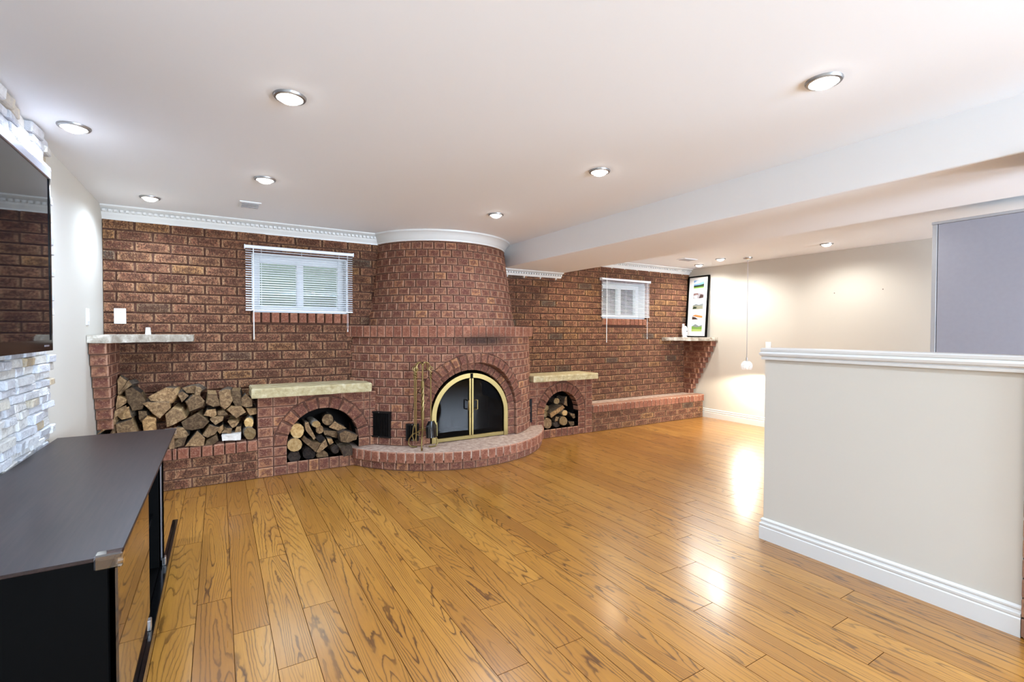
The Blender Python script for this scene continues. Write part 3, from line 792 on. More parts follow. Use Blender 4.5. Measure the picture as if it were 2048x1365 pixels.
for i in range(61):
    a = -a_end+2*a_end*i/60; pts.append((2.205+1.234*math.sin(a), 5.285-1.234*math.cos(a)))
ctr = (2.2, 4.9)
mb.prism(pts+[(2.205+1.234*math.sin(a_end), 4.98), (2.205-1.234*math.sin(a_end), 4.98)], 0.10, 0.177, axis='Z'); mb.build('hearth_slab', 'hearth_top', hearth)
pts2 = [(2.205+(p[0]-2.205)*0.983, 5.285+(p[1]-5.285)*0.983) for p in pts]
MB().prism(pts2+[(3.2, 4.95), (1.2, 4.95)], 0.0, 0.10, axis='Z').build('hearth_core', 'mortar', hearth)

# ------------------------------------------------------------------ arched log niches
def niche(name, x0, x1, cx, rad, spring, sill, top, label, lcol, rcol, nv):
    root = thing(name, ((x0+x1)/2, YF, 0), label, 'niche')
    y = YF; mb = MB(); N = 28; yb = 5.075; D = y+0.006
    # front mortar face with arched hole and its soffit
    def quad(p): mb.add([(q[0], D, q[1]) for q in p], [(0, 1, 2, 3)])
    quad([(x0, 0), (cx-rad, 0), (cx-rad, top), (x0, top)]); quad([(cx+rad, 0), (x1, 0), (x1, top), (cx+rad, top)]); quad([(cx-rad, 0), (cx+rad, 0), (cx+rad, sill), (cx-rad, sill)])
    for i in range(N):
        a0 = math.pi*i/N; a1 = math.pi*(i+1)/N; P = [(cx+rad*math.cos(a), spring+rad*math.sin(a)) for a in (a0, a1)]
        quad([P[1], P[0], (P[0][0], top), (P[1][0], top)])
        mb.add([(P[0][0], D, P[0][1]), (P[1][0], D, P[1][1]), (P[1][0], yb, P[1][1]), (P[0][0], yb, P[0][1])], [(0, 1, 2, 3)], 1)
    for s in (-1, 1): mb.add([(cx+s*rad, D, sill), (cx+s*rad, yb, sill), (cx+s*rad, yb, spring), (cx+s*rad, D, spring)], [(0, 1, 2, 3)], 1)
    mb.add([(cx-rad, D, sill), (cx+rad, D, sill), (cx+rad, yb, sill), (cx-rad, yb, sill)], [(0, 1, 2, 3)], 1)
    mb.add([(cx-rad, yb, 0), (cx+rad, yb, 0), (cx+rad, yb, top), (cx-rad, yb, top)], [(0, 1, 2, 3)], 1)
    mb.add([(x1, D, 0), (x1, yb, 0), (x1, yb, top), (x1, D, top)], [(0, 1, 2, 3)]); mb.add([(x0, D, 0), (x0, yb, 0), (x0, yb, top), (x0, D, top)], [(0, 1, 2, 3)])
    mb.build('niche_body', ['mortar', 'dark_inside'], root)  # niche inside shares the firebox's near-black colour
    f = lambda a, b, t_: (a, y+0.012-t_*0.014, b)
    ro = rad+0.103
    for i in range(nv):
        p0 = math.pi*i/nv+0.024; p1 = math.pi*(i+1)/nv-0.024
        poly = [(cx+rad*math.cos(p0), spring+rad*math.sin(p0)), (cx+ro*math.cos(p0+0.004), spring+ro*math.sin(p0+0.004)), (cx+ro*math.cos(p1-0.004), spring+ro*math.sin(p1-0.004)), (cx+rad*math.cos(p1), spring+rad*math.sin(p1))]
        mapped_brick(root, poly, lambda a, b, t_: (a, y+0.10-t_*0.106, b), 'brick_fire', 'arch_brick', mid=0.93)
    rows = max(2, round(spring/COURSE)); h = spring/rows
    for s in (-1, 1):
        for k in range(rows):
            xa, xb = sorted((cx+s*rad, cx+s*ro)); mapped_brick(root, rect(xa, xb, k*h+0.005, (k+1)*h-0.005), lambda a, b, t_: (a, y+0.10-t_*0.104, b), 'brick_fire', 'jamb_brick', mid=0.93)
    nr = round(top/COURSE); h = top/nr
    for (xa, xb) in (lcol, rcol):
        if xb-xa < 0.02: continue
        for k in range(nr): mapped_brick(root, rect(xa, xb, k*h+0.005, (k+1)*h-0.005), f, 'brick_fire')
    n = round(2*rad/0.088); w = 2*rad/n
    for k in range(n): mapped_brick(root, rect(cx-rad+k*w+0.005, cx-rad+(k+1)*w-0.005, 0.003, sill), lambda a, b, t_: (a, y+0.10-t_*0.104, b), 'brick_fire', 'sill_brick', mid=0.93)
    # spandrels
    xa, xb = lcol[1]+0.006, rcol[0]-0.006
    for k in range(nr):
        z0, z1 = k*h+0.005, (k+1)*h-0.005
        if z1 < spring+0.02: continue
        x = xa
        while x < xb:
            xe = min(x+0.20, xb); poly = rect(x, xe-0.005, max(z0, spring+0.004), z1)
            c0, c1 = (x+xe)/2-cx, (z0+z1)/2-spring
            # cut with the tangent nearest to the corner furthest from the arch
            cor = max(poly, key=lambda q: math.hypot(q[0]-cx, q[1]-spring)); dx, dz = cor[0]-cx, cor[1]-spring; dd = math.hypot(dx, dz)
            if dd > ro+0.012:
                poly = clip(poly, dx/dd, dz/dd, (dx*cx+dz*spring)/dd+ro+0.008)
                if len(poly) > 2 and area(poly) > 0.0007: mapped_brick(root, poly, f, 'brick_fire', 'spandrel_brick')
            x = xe
    return root
niche('log_niche', 0.283, 1.36, 0.835, 0.32, 0.262, 0.108, 0.715, 'arched brick log niche left of the fireplace under a buff slab', (0.286, 0.402), (1.268, 1.355), 11)
niche('log_niche', 3.10, 4.125, 3.63, 0.266, 0.297, 0.104, 0.70, 'arched brick log niche right of the fireplace under a buff slab', (3.11, 3.25), (4.012, 4.122), 12)
# side face of the right niche above the bench
def slab(x0, x1, y0, y1, z0, z1, label, name='stone_slab'):
    mb = MB(); n = 14; top = []; bot = []
    fr = [(x0+(x1-x0)*i/n, y0+random.uniform(-0.008, 0.008)) for i in range(n+1)]
    poly = fr+[(x1+random.uniform(-0.004, 0.004), y0+(y1-y0)*0.5), (x1, y1), (x0, y1), (x0+random.uniform(-0.004, 0.004), y0+(y1-y0)*0.5)]
    cx, cy = (x0+x1)/2, (y0+y1)/2
    N = len(poly); prof = ((0.988, z0), (1.0, z0+0.012), (0.996, (z0+z1)/2), (1.0, z1-0.014), (0.982, z1))
    for s, z in prof:
        for (px, py) in poly: mb.v.append((cx+(px-cx)*s+random.uniform(-0.002, 0.002), min(cy+(py-cy)*s+random.uniform(-0.002, 0.002), y1), z+random.uniform(-0.002, 0.002)))
    for k in range(len(prof)-1):
        for i in range(N): mb.f.append((k*N+i, k*N+(i+1) % N, (k+1)*N+(i+1) % N, (k+1)*N+i)); mb.m.append(0)
    mb.f.append(tuple(reversed(range(N)))); mb.m.append(0); mb.f.append(tuple((len(prof)-1)*N+i for i in range(N))); mb.m.append(0)
    o = mb.build(name, 'slab', None, loc=((x0+x1)/2, (y0+y1)/2, z0)); tag(o, label, 'slab'); return o
slab(0.232, 1.262, 4.675, 5.062, 0.718, 0.803, 'long buff limestone slab on top of the left log niche')
slab(3.15, 4.142, 4.675, 5.062, 0.703, 0.776, 'buff limestone slab on top of the right log niche')

# ------------------------------------------------------------------ low brick wall under the wood pile, and the bench
def low_wall(name, x0, x1, label, cat, ztop, jx, rx, topmat):
    root = thing(name, ((x0+x1)/2, YF, 0), label, cat)
    MB().box(x0, x1, YF+0.006, 5.07, 0, ztop-0.008).build('core', 'mortar', root)
    h = 0.0815; z0 = 0.003
    for k in range(3):
        x = jx+(STRIDE/2 if k % 2 else 0); x -= math.ceil((x-x0)/STRIDE)*STRIDE
        while x < x1:
            a, b = max(x+0.006, x0+0.003), min(x+STRIDE-0.006, x1-0.003); x += STRIDE
            if b-a > 0.02: flat_brick(root, a, b, z0+k*h+0.005, z0+(k+1)*h-0.005, YF+0.008, 'brick_wall', depth=0.012)
    n = round((x1-x0)/rx); w = (x1-x0)/n
    for i in range(n):
        j_ = random.uniform(-0.004, 0.004)
        mapped_brick(root, rect(x0+i*w+0.005, x0+(i+1)*w-0.005, 0.252, ztop), lambda a, b, t_: (a, YF+0.1-t_*(0.128+j_), b), 'brick_row', 'edge_brick', mid=0.94, bev=0.007)
    MB().box(x0, x1, YF-0.022, 5.07, ztop-0.02, ztop-0.003).build('top_bed', topmat, root)
    return root
low_wall('low_wall', XL+0.005, 0.283, 'low brick wall holding the wood pile at the left', 'low wall', 0.343, -0.2, 0.083, 'mortar')
low_wall('brick_bench', 4.125, 6.345, 'long low brick bench under the right window', 'bench', 0.352, 4.4, 0.083, 'hearth_top')

# ------------------------------------------------------------------ corner corbels with stone shelves
def corbel(name, xa, xb, ytop, ybot, ztop, n, label, side):
    root = thing(name, ((xa+xb)/2, 5.0, ztop-n*0.084), label, 'corbel')
    core = MB()
    for k in range(n):
        y0 = ytop+(ybot-ytop)*k/(n-1); z1 = ztop-k*0.084; z0 = z1-0.084
        core.box(xa+0.004, xb-0.004, y0+0.008, 5.07, z0, z1)
        mapped_brick(root, rect(xa+0.002, xb-0.002, z0+0.005, z1-0.003), lambda a, b, t_: (a, y0+0.07-t_*0.07, b), 'brick_fire', mid=0.92)
        y = y0; first = 0.062 if k % 2 else 0.12
        while y < 5.05:
            ye = min(y+first, 5.066); first = 0.245
            if ye-y > 0.02:
                if side > 0: mapped_brick(root, rect(y+0.003, ye-0.004, z0+0.005, z1-0.003), lambda a, b, t_: (xb-0.01+t_*0.012, a, b), 'brick_fire')
                else: mapped_brick(root, rect(-ye+0.004, -y-0.003, z0+0.005, z1-0.003), lambda a, b, t_: (xa+0.01-t_*0.012, -a, b), 'brick_fire')
            y = ye
    core.build('core', 'mortar', root); return root
corbel('brick_corbel', XL+0.004, -0.70, 4.505, 4.74, 1.212, 8, 'stepped brick corbel in the left corner under the stone shelf', 1)
corbel('brick_corbel', 6.268, XR-0.004, 4.565, 4.955, 1.172, 10, 'stepped brick corbel in the right corner above the bench', -1)
def corner_shelf(poly, z0, z1, label):
    mb = MB(); P = []
    for i, (a, b) in enumerate(zip(poly, poly[1:])):
        L = math.hypot(b[0]-a[0], b[1]-a[1]); k = max(1, int(L/0.03)) if i in (1, 2, 3) else 1
        for q in range(k):
            t_ = q/k; jx = random.uniform(-0.007, 0.007) if (q or i > 1) and i in (1, 2, 3) else 0; P.append((a[0]+(b[0]-a[0])*t_+jx, a[1]+(b[1]-a[1])*t_+jx))
    P.append(poly[-1]); N = len(P); cx = sum(p[0] for p in P)/N; cy = sum(p[1] for p in P)/N
    prof = ((0.99, z0), (1.0, z0+0.02), (0.992, z1-0.018), (0.955, z1))
    for s, z in prof:
        for p in P:
            e = 1 if (abs(p[0]-poly[0][0]) < 0.012 or abs(p[1]-poly[0][1]) < 0.012) else s+random.uniform(-0.012, 0.008)*(s < 1)
            mb.v.append((cx+(p[0]-cx)*e, cy+(p[1]-cy)*e, z+random.uniform(-0.003, 0.003)))
    for k in range(len(prof)-1):
        for i in range(N): mb.f.append((k*N+i, k*N+(i+1) % N, (k+1)*N+(i+1) % N, (k+1)*N+i)); mb.m.append(0)
    mb.f.append(tuple(reversed(range(N)))); mb.m.append(0); mb.f.append(tuple((len(prof)-1)*N+i for i in range(N))); mb.m.append(0)
    o = mb.build('stone_shelf', 'shelf', None, loc=(poly[0][0], poly[0][1], z0)); tag(o, label, 'shelf')
corner_shelf([(XL+0.003, 5.062), (XL+0.003, 4.47), (-0.70, 4.48), (-0.42, 4.74), (-0.19, 4.99), (-0.185, 5.062)], 1.212, 1.27, 'rough grey flagstone corner shelf in the left corner')
corner_shelf([(XR-0.003, 5.062), (XR-0.003, 4.535), (6.27, 4.55), (6.0, 4.76), (5.77, 4.98), (5.76, 5.062)], 1.172, 1.222, 'rough flagstone corner shelf in the right corner holding a picture frame')

# ================================================================== FIREWOOD
def firewood(rows, group):
    for (poly, yf, ln, kind, lab) in rows:
        poly = [(max(p[0], XL+0.008), p[1]) for p in poly]
        if group == 'wood pile on the low wall':
            if 'bottom left' in lab or 'long pale yellow' in lab or 'stubby brown' in lab:
                m_ = sum(p[1] for p in poly)/len(poly); poly = [(p[0], p[1] if p[1] > m_ else 0.352) for p in poly]
            poly = [(max(p[0], -0.688) if p[1] > 0.53 else p[0], max(p[1], 0.347)) for p in poly]
        rg = random.Random(lab); n = len(poly); cx = sum(p[0] for p in poly)/n; cz = sum(p[1] for p in poly)/n
        # resample the outline so the block is not razor straight
        P = []; tagp = []
        for i in range(n):
            a, b = poly[i], poly[(i+1) % n]; L = math.hypot(b[0]-a[0], b[1]-a[1]); k = max(1, int(L/0.035))
            for q in range(k): P.append((a[0]+(b[0]-a[0])*q/k+rg.uniform(-0.0015, 0.0015), a[1]+(b[1]-a[1])*q/k+rg.uniform(-0.0015, 0.0015))); tagp.append(i)
        N = len(P); yb = min(yf+ln, 5.06); mb = MB(); K = 4
        sx, sz = rg.uniform(-0.03, 0.03), rg.uniform(-0.015, 0.015)
        rings = [(0.0, 0.955), (0.03, 1.0), (0.5, rg.uniform(0.97, 1.0)), (1.0, 0.97)]
        for t_, s in rings:
            for p in P:
                j = rg.uniform(-0.003, 0.003)
                x = cx+(p[0]-cx)*s+sx*t_+j; z = cz+(p[1]-cz)*s+sz*t_+j
                mb.v.append((max(x, XL+0.006), yf+(yb-yf)*t_+(rg.uniform(-0.004, 0.004) if t_ == 0 else 0), max(z, 0.343 if 'pile' in group else 0.1)))
        bark_edges = set(range(n)) if kind in ('r', 'birch', 'd') else ({rg.randrange(n), rg.randrange(n)} if kind == 's' else set(range(0, n)) if kind == 'b' else set())
        for k in range(K-1):
            for i in range(N):
                mb.f.append((k*N+(i+1) % N, k*N+i, (k+1)*N+i, (k+1)*N+(i+1) % N)); mb.m.append(0 if k == 0 else (1 if tagp[i] in bark_edges else 2))
        b0 = len(mb.v); mb.v.append((cx, yf+rg.uniform(-0.004, 0.002), cz))
        for i in range(N): mb.f.append((b0, i, (i+1) % N)); mb.m.append(0)
        mb.f.append(tuple((K-1)*N+i for i in reversed(range(N)))); mb.m.append(0)
        end = {'r': 'end_pale' if ('bright' in lab or 'pale' in lab or 'orange' in lab) else 'end_grain', 'd': 'end_dark', 'birch': 'end_pale', 'w': 'white_wood', 'b': 'end_grain', 's': 'end_grain'}[kind]
        side = {'birch': 'birch'}.get(kind, 'bark'); spl = 'white_wood' if kind == 'w' else 'split'
        o = mb.build('firewood_log', [end, side, spl], None, loc=(cx, (yf+yb)/2, min(p[1] for p in P)), smooth=False); tag(o, lab, 'log', group)
PILE =[
 ([(-0.698,0.793),(-0.626,0.903),(-0.673,0.943),(-0.726,0.908),(-0.752,0.752)],4.86,0.2,'b','tall grey-brown split log leaning in the left corner of the wall pile'),
 ([(-0.63,0.837),(-0.593,0.872),(-0.623,0.904),(-0.704,0.785)],4.84,0.2,'s','thin pale split stick leaning against the leftmost tall log'),
 ([(-0.622,0.742),(-0.591,0.665),(-0.533,0.671),(-0.509,0.734),(-0.535,0.805),(-0.592,0.857),(-0.636,0.834)],4.8,0.26,'s','chunky five-sided split log upright near the left end of the pile'),
 ([(-0.716,0.685),(-0.629,0.731),(-0.623,0.76),(-0.681,0.79),(-0.727,0.723)],4.78,0.27,'s','grey split log under the leaning corner log'),
 ([(-0.656,0.603),(-0.594,0.612),(-0.614,0.704),(-0.655,0.692),(-0.697,0.636)],4.8,0.26,'s','dark split log with an orange scar, above the curved bark strip end'),
 ([(-0.819,0.507),(-0.777,0.579),(-0.706,0.653),(-0.619,0.703),(-0.624,0.72),(-0.711,0.686),(-0.785,0.605),(-0.831,0.519)],4.745,0.03,'b','thin black curved bark strip lying over the left end of the pile'),
 ([(-0.698,0.506),(-0.692,0.568),(-0.714,0.644),(-0.765,0.583),(-0.816,0.504)],4.76,0.3,'s','dark wedge log at the bottom left end of the pile'),
 ([(-0.672,0.507),(-0.555,0.513),(-0.501,0.533),(-0.593,0.606),(-0.691,0.579)],4.74,0.3,'s','long pale yellow split log just behind the black cabinet top'),
 ([(-0.554,0.594),(-0.536,0.562),(-0.493,0.589),(-0.504,0.652),(-0.559,0.656)],4.84,0.2,'b','small dark log deep in the gap at the left of the pile'),
 ([(-0.503,0.526),(-0.455,0.514),(-0.427,0.557),(-0.436,0.596),(-0.496,0.617),(-0.524,0.589)],4.76,0.3,'s','stubby brown log right of the long pale yellow one'),
 ([(-0.475,0.739),(-0.337,0.706),(-0.298,0.774),(-0.311,0.829),(-0.374,0.841),(-0.496,0.768)],4.8,0.26,'s','top log with a bright freshly split upper face, left of centre'),
 ([(-0.461,0.635),(-0.412,0.592),(-0.342,0.671),(-0.354,0.719),(-0.496,0.733),(-0.524,0.724)],4.77,0.28,'s','wide half-round log with a pale rim below the bright top log'),
 ([(-0.368,0.52),(-0.33,0.532),(-0.24,0.578),(-0.271,0.643),(-0.329,0.672),(-0.379,0.622)],4.76,0.3,'s','blocky log with a yellow chipped face in the middle of the pile'),
 ([(-0.268,0.706),(-0.221,0.758),(-0.26,0.8),(-0.3,0.771)],4.82,0.24,'b','small diamond-ended dark log near the top of the pile'),
 ([(-0.236,0.779),(-0.156,0.765),(-0.122,0.796),(-0.182,0.84),(-0.269,0.821)],4.86,0.2,'b','flat grey bark-covered log lying on top near the wall'),
 ([(-0.214,0.632),(-0.121,0.668),(-0.107,0.707),(-0.14,0.757),(-0.193,0.761),(-0.24,0.717)],4.78,0.28,'s','rounded weathered log under the short upright stub'),
 ([(-0.141,0.755),(-0.13,0.811),(-0.167,0.829),(-0.181,0.766)],4.8,0.1,'s','short pale upright stub on top of the pile'),
 ([(-0.252,0.496),(-0.194,0.478),(-0.121,0.49),(-0.081,0.534),(-0.16,0.621),(-0.271,0.553)],4.74,0.31,'s','large five-sided log with a white-edged face in the lower middle'),
 ([(-0.046,0.658),(0.002,0.666),(-0.018,0.765),(-0.083,0.77),(-0.097,0.69)],4.78,0.28,'s','first pale half-round log of the neat row on the right'),
 ([(0.002,0.665),(0.037,0.625),(0.072,0.655),(0.097,0.699),(0.08,0.795),(0.038,0.801),(-0.007,0.78)],4.79,0.28,'b','greyest bark-backed log of the neat row on the right'),
 ([(0.097,0.698),(0.122,0.639),(0.165,0.643),(0.152,0.777),(0.084,0.781)],4.8,0.27,'s','narrow cream log between two bark-backed logs of the neat row'),
 ([(0.165,0.652),(0.194,0.632),(0.247,0.638),(0.246,0.696),(0.195,0.75),(0.158,0.711)],4.79,0.28,'b','last log of the neat row, touching the niche slab'),
 ([(-0.054,0.567),(-0.019,0.584),(-0.033,0.634),(-0.095,0.631),(-0.115,0.592)],4.8,0.27,'b','dark grey log under the first pale half-round log'),
 ([(-0.013,0.572),(0.061,0.574),(0.037,0.617),(-0.019,0.614)],4.82,0.24,'s','thin amber log wedged under the neat row'),
 ([(0.121,0.547),(0.197,0.594),(0.164,0.643),(0.086,0.657),(0.054,0.623)],4.77,0.28,'s','amber wedge log pointing down below the neat row'),
 ([(0.224,0.551),(0.284,0.563),(0.277,0.614),(0.195,0.621)],4.82,0.24,'b','dark red-brown log at the right end under the neat row'),
 ([(-0.034,0.499),(0.022,0.534),(0.029,0.566),(-0.047,0.577),(-0.074,0.551)],4.78,0.28,'s','short grey wedge log right of the large five-sided one'),
 ([(-0.089,0.407),(-0.034,0.433),(-0.003,0.482),(-0.074,0.514),(-0.125,0.431)],4.74,0.31,'s','tilted square-ended log with bright edges, lower right of centre'),
 ([(0.0,0.42),(0.025,0.459),(0.022,0.5),(-0.027,0.464)],4.79,0.26,'b','small grey sliver log beside the tilted square-ended one'),
 ([(0.092,0.456),(0.121,0.47),(0.143,0.501),(0.121,0.52),(0.057,0.518)],4.81,0.24,'s','small orange log in the dark gap at the right'),
 ([(0.084,0.415),(0.092,0.46),(0.049,0.464),(0.007,0.428)],4.79,0.26,'s','small brown wedge just above the white board'),
 ([(0.157,0.406),(0.158,0.465),(0.121,0.46),(0.107,0.411)],4.82,0.22,'b','small dark wedge above the right end of the white board'),
 ([(0.013,0.371),(0.154,0.362),(0.154,0.416),(0.007,0.415)],4.735,0.2,'w','bright white sawn board end lying on the low brick wall'),
 ([(0.265,0.434),(0.247,0.457),(0.223,0.467),(0.199,0.462),(0.182,0.443),(0.175,0.415),(0.181,0.387),(0.199,0.364),(0.222,0.354),(0.247,0.359),(0.264,0.377),(0.271,0.405)],4.735,0.3,'birch','round pale birch log at the right end of the low brick wall'),
 ([(0.249,0.513),(0.236,0.532),(0.217,0.54),(0.199,0.535),(0.185,0.519),(0.18,0.495),(0.185,0.47),(0.198,0.451),(0.217,0.443),(0.235,0.447),(0.249,0.464),(0.254,0.488)],4.8,0.25,'birch','white birch log standing above the round pale birch log'),
 ([(-0.115,0.347),(-0.108,0.405),(-0.161,0.47),(-0.246,0.357)],4.72,0.33,'s','triangular log with a bright left edge resting on the low brick wall'),
 ([(-0.048,0.344),(-0.009,0.376),(-0.024,0.43),(-0.095,0.382),(-0.109,0.34)],4.73,0.32,'s','low flat wedge log between the triangular log and the white board'),
 ([(-0.253,0.424),(-0.217,0.441),(-0.259,0.512),(-0.303,0.517),(-0.32,0.43)],4.74,0.3,'b','dark domed log just right of the black cabinet corner'),
 ([(-0.253,0.363),(-0.233,0.427),(-0.278,0.432),(-0.316,0.398),(-0.319,0.352)],4.72,0.32,'s','yellow split log under the dark domed one at the cabinet corner'),
]
NICHE_L =[
 ([(0.66,0.411),(0.638,0.44),(0.608,0.452),(0.579,0.445),(0.557,0.421),(0.549,0.387),(0.556,0.35),(0.578,0.322),(0.608,0.309),(0.638,0.315),(0.66,0.339),(0.668,0.374)],4.8,0.25,'r','large pale round log on the left, second from the bottom of the left niche'),
 ([(0.637,0.286),(0.614,0.311),(0.582,0.323),(0.55,0.318),(0.527,0.298),(0.519,0.269),(0.527,0.238),(0.55,0.212),(0.581,0.2),(0.613,0.204),(0.637,0.224),(0.645,0.254)],4.76,0.3,'r','bright yellow round log end at the left of the left niche'),
 ([(0.627,0.164),(0.607,0.184),(0.579,0.195),(0.55,0.192),(0.53,0.177),(0.522,0.154),(0.53,0.128),(0.55,0.108),(0.578,0.097),(0.606,0.1),(0.627,0.115),(0.635,0.138)],4.78,0.28,'d','blackened round log in the bottom left of the left niche'),
 ([(0.76,0.183),(0.738,0.208),(0.709,0.22),(0.68,0.215),(0.659,0.196),(0.651,0.166),(0.659,0.135),(0.68,0.11),(0.709,0.098),(0.738,0.102),(0.759,0.121),(0.767,0.151)],4.8,0.26,'d','dark round log second along the bottom of the left niche'),
 ([(0.877,0.143),(0.857,0.163),(0.829,0.173),(0.802,0.17),(0.782,0.156),(0.774,0.134),(0.781,0.109),(0.801,0.089),(0.829,0.079),(0.856,0.082),(0.877,0.096),(0.884,0.119)],4.8,0.26,'r','olive-brown round log third along the bottom of the left niche'),
 ([(0.805,0.442),(0.79,0.456),(0.771,0.462),(0.752,0.459),(0.738,0.449),(0.733,0.433),(0.738,0.416),(0.752,0.402),(0.771,0.396),(0.79,0.398),(0.804,0.409),(0.81,0.425)],4.78,0.28,'birch','small cream round log at the top middle of the left niche'),
 ([(0.93,0.475),(0.91,0.497),(0.884,0.507),(0.858,0.502),(0.838,0.484),(0.831,0.457),(0.838,0.43),(0.857,0.408),(0.883,0.398),(0.91,0.403),(0.93,0.421),(0.937,0.448)],4.84,0.22,'r','cracked round log at the top right of the left niche'),
 ([(0.838,0.385),(0.824,0.401),(0.806,0.409),(0.788,0.405),(0.775,0.392),(0.77,0.372),(0.775,0.352),(0.788,0.336),(0.806,0.328),(0.824,0.332),(0.837,0.345),(0.842,0.365)],4.82,0.24,'r','small half-dark round log under the cream one in the left niche'),
 ([(0.682,0.384),(0.75,0.282),(0.766,0.297),(0.7,0.458),(0.67,0.455)],4.78,0.2,'b','narrow curved split strip standing in the left niche'),
 ([(0.811,0.24),(0.859,0.275),(0.826,0.32),(0.767,0.298)],4.82,0.22,'d','dark split log behind the pale wedges of the left niche'),
 ([(0.764,0.173),(0.805,0.245),(0.76,0.253),(0.671,0.327),(0.652,0.282)],4.755,0.26,'s','long pale wedge lying across the middle of the left niche'),
 ([(0.795,0.163),(0.871,0.218),(0.85,0.283),(0.809,0.241),(0.765,0.172)],4.76,0.26,'s','short pale wedge meeting the long one in the left niche'),
 ([(0.974,0.345),(1.049,0.359),(0.938,0.439),(0.887,0.385)],4.8,0.24,'b','grey bark-backed split log high on the right of the left niche'),
 ([(0.851,0.316),(0.965,0.269),(0.971,0.332),(0.84,0.361)],4.82,0.22,'b','mossy split log below the bark-backed one in the left niche'),
 ([(0.889,0.218),(0.926,0.237),(0.913,0.272),(0.862,0.286)],4.78,0.26,'s','pale split stub at the centre right of the left niche'),
 ([(0.969,0.266),(1.041,0.247),(1.114,0.272),(1.122,0.309),(1.009,0.365),(0.953,0.34)],4.66,0.3,'b','gnarled twisted log sticking out of the left niche to the right'),
 ([(0.973,0.186),(0.959,0.203),(0.941,0.21),(0.923,0.207),(0.909,0.194),(0.904,0.175),(0.909,0.154),(0.922,0.137),(0.941,0.129),(0.959,0.132),(0.973,0.146),(0.978,0.165)],4.78,0.26,'d','small charred round log low on the right of the left niche'),
 ([(1.001,0.11),(1.083,0.116),(1.078,0.201),(1.025,0.216),(0.969,0.193)],4.7,0.3,'d','black rough log at the bottom right of the left niche'),
]
NICHE_R =[
 ([(3.664,0.443),(3.648,0.458),(3.627,0.465),(3.605,0.461),(3.59,0.449),(3.584,0.43),(3.59,0.411),(3.606,0.396),(3.627,0.389),(3.648,0.393),(3.664,0.406),(3.67,0.424)],4.86,0.18,'r','small orange round log end high on the left of the right niche'),
 ([(3.486,0.373),(3.472,0.387),(3.453,0.393),(3.434,0.39),(3.421,0.378),(3.416,0.36),(3.421,0.342),(3.435,0.328),(3.453,0.322),(3.472,0.325),(3.486,0.337),(3.491,0.354)],4.84,0.2,'r','pale log end tucked behind the left jamb, upper, right niche'),
 ([(3.475,0.297),(3.461,0.312),(3.442,0.318),(3.423,0.315),(3.41,0.302),(3.405,0.284),(3.41,0.265),(3.424,0.251),(3.442,0.244),(3.461,0.247),(3.475,0.26),(3.48,0.278)],4.84,0.2,'r','pale log end tucked behind the left jamb, lower, right niche'),
 ([(3.479,0.209),(3.455,0.236),(3.423,0.248),(3.392,0.242),(3.369,0.22),(3.361,0.187),(3.369,0.153),(3.392,0.126),(3.424,0.113),(3.456,0.119),(3.479,0.142),(3.488,0.175)],4.77,0.28,'r','big dark-ringed round log at the bottom left of the right niche'),
 ([(3.494,0.242),(3.701,0.35),(3.664,0.384),(3.463,0.296)],4.78,0.2,'s','straight tan split log lying diagonally in the right niche'),
 ([(3.763,0.289),(3.746,0.303),(3.725,0.31),(3.703,0.307),(3.687,0.296),(3.681,0.279),(3.687,0.261),(3.703,0.247),(3.725,0.24),(3.747,0.243),(3.763,0.254),(3.769,0.271)],4.82,0.2,'birch','white birch piece behind the bright log end in the right niche'),
 ([(3.715,0.212),(3.691,0.235),(3.659,0.246),(3.627,0.241),(3.604,0.222),(3.596,0.194),(3.604,0.165),(3.628,0.141),(3.66,0.131),(3.692,0.135),(3.716,0.154),(3.724,0.182)],4.76,0.28,'r','bright yellow oval log end at the centre of the right niche'),
 ([(3.554,0.184),(3.632,0.184),(3.636,0.227),(3.569,0.245)],4.8,0.24,'b','dark split log under the diagonal tan one in the right niche'),
 ([(3.629,0.159),(3.61,0.174),(3.585,0.182),(3.56,0.179),(3.542,0.167),(3.536,0.149),(3.542,0.13),(3.561,0.115),(3.586,0.107),(3.611,0.11),(3.629,0.121),(3.636,0.139)],4.8,0.26,'d','charred round log left of the bright oval one in the right niche'),
 ([(3.865,0.187),(3.896,0.2),(3.887,0.249),(3.799,0.269)],4.82,0.2,'b','slim grey split log on the right side of the right niche'),
 ([(3.797,0.101),(3.856,0.117),(3.852,0.16),(3.757,0.169)],4.79,0.26,'b','brown split log at the bottom right of the right niche'),
 ([(3.799,0.348),(3.791,0.477),(3.757,0.461),(3.747,0.375)],4.86,0.15,'b','upright bark stick at the back of the right niche'),
]

firewood(PILE, 'wood pile on the low wall'); firewood(NICHE_L, 'logs in the left arched niche'); firewood(NICHE_R, 'logs in the right arched niche')

# ================================================================== FIREPLACE DOORS AND TOOLS
drs = thing('fireplace_door_set', (AX, 4.51, 0.18), 'arched brass-framed glass fireplace doors with a brass centre post', 'fireplace doors')
RO, RI, AZD = 0.44, 0.392, 0.435
def dpath(rr, zl): return [(AX+rr, zl)]+[(AX+rr*math.cos(math.pi*i/36), AZD+rr*0.985*math.sin(math.pi*i/36)) for i in range(37)]+[(AX-rr, zl)]
def band(ra, rb, zl, y0, y1):
    mb = MB(); pa, pb = dpath(ra, zl), dpath(rb, zl); n = len(pa)
    for p_, q in zip(pa, pb): mb.v += [(p_[0], y0, p_[1]), (q[0], y0, q[1]), (q[0], y1, q[1]), (p_[0], y1, p_[1])]
    for i in range(n-1):
        for k in range(4): mb.f.append((i*4+k, (i+1)*4+k, (i+1)*4+(k+1) % 4, i*4+(k+1) % 4)); mb.m.append(0)
    for e in (0, n-1): mb.f.append(tuple(e*4+k for k in range(4))); mb.m.append(0)
    return mb
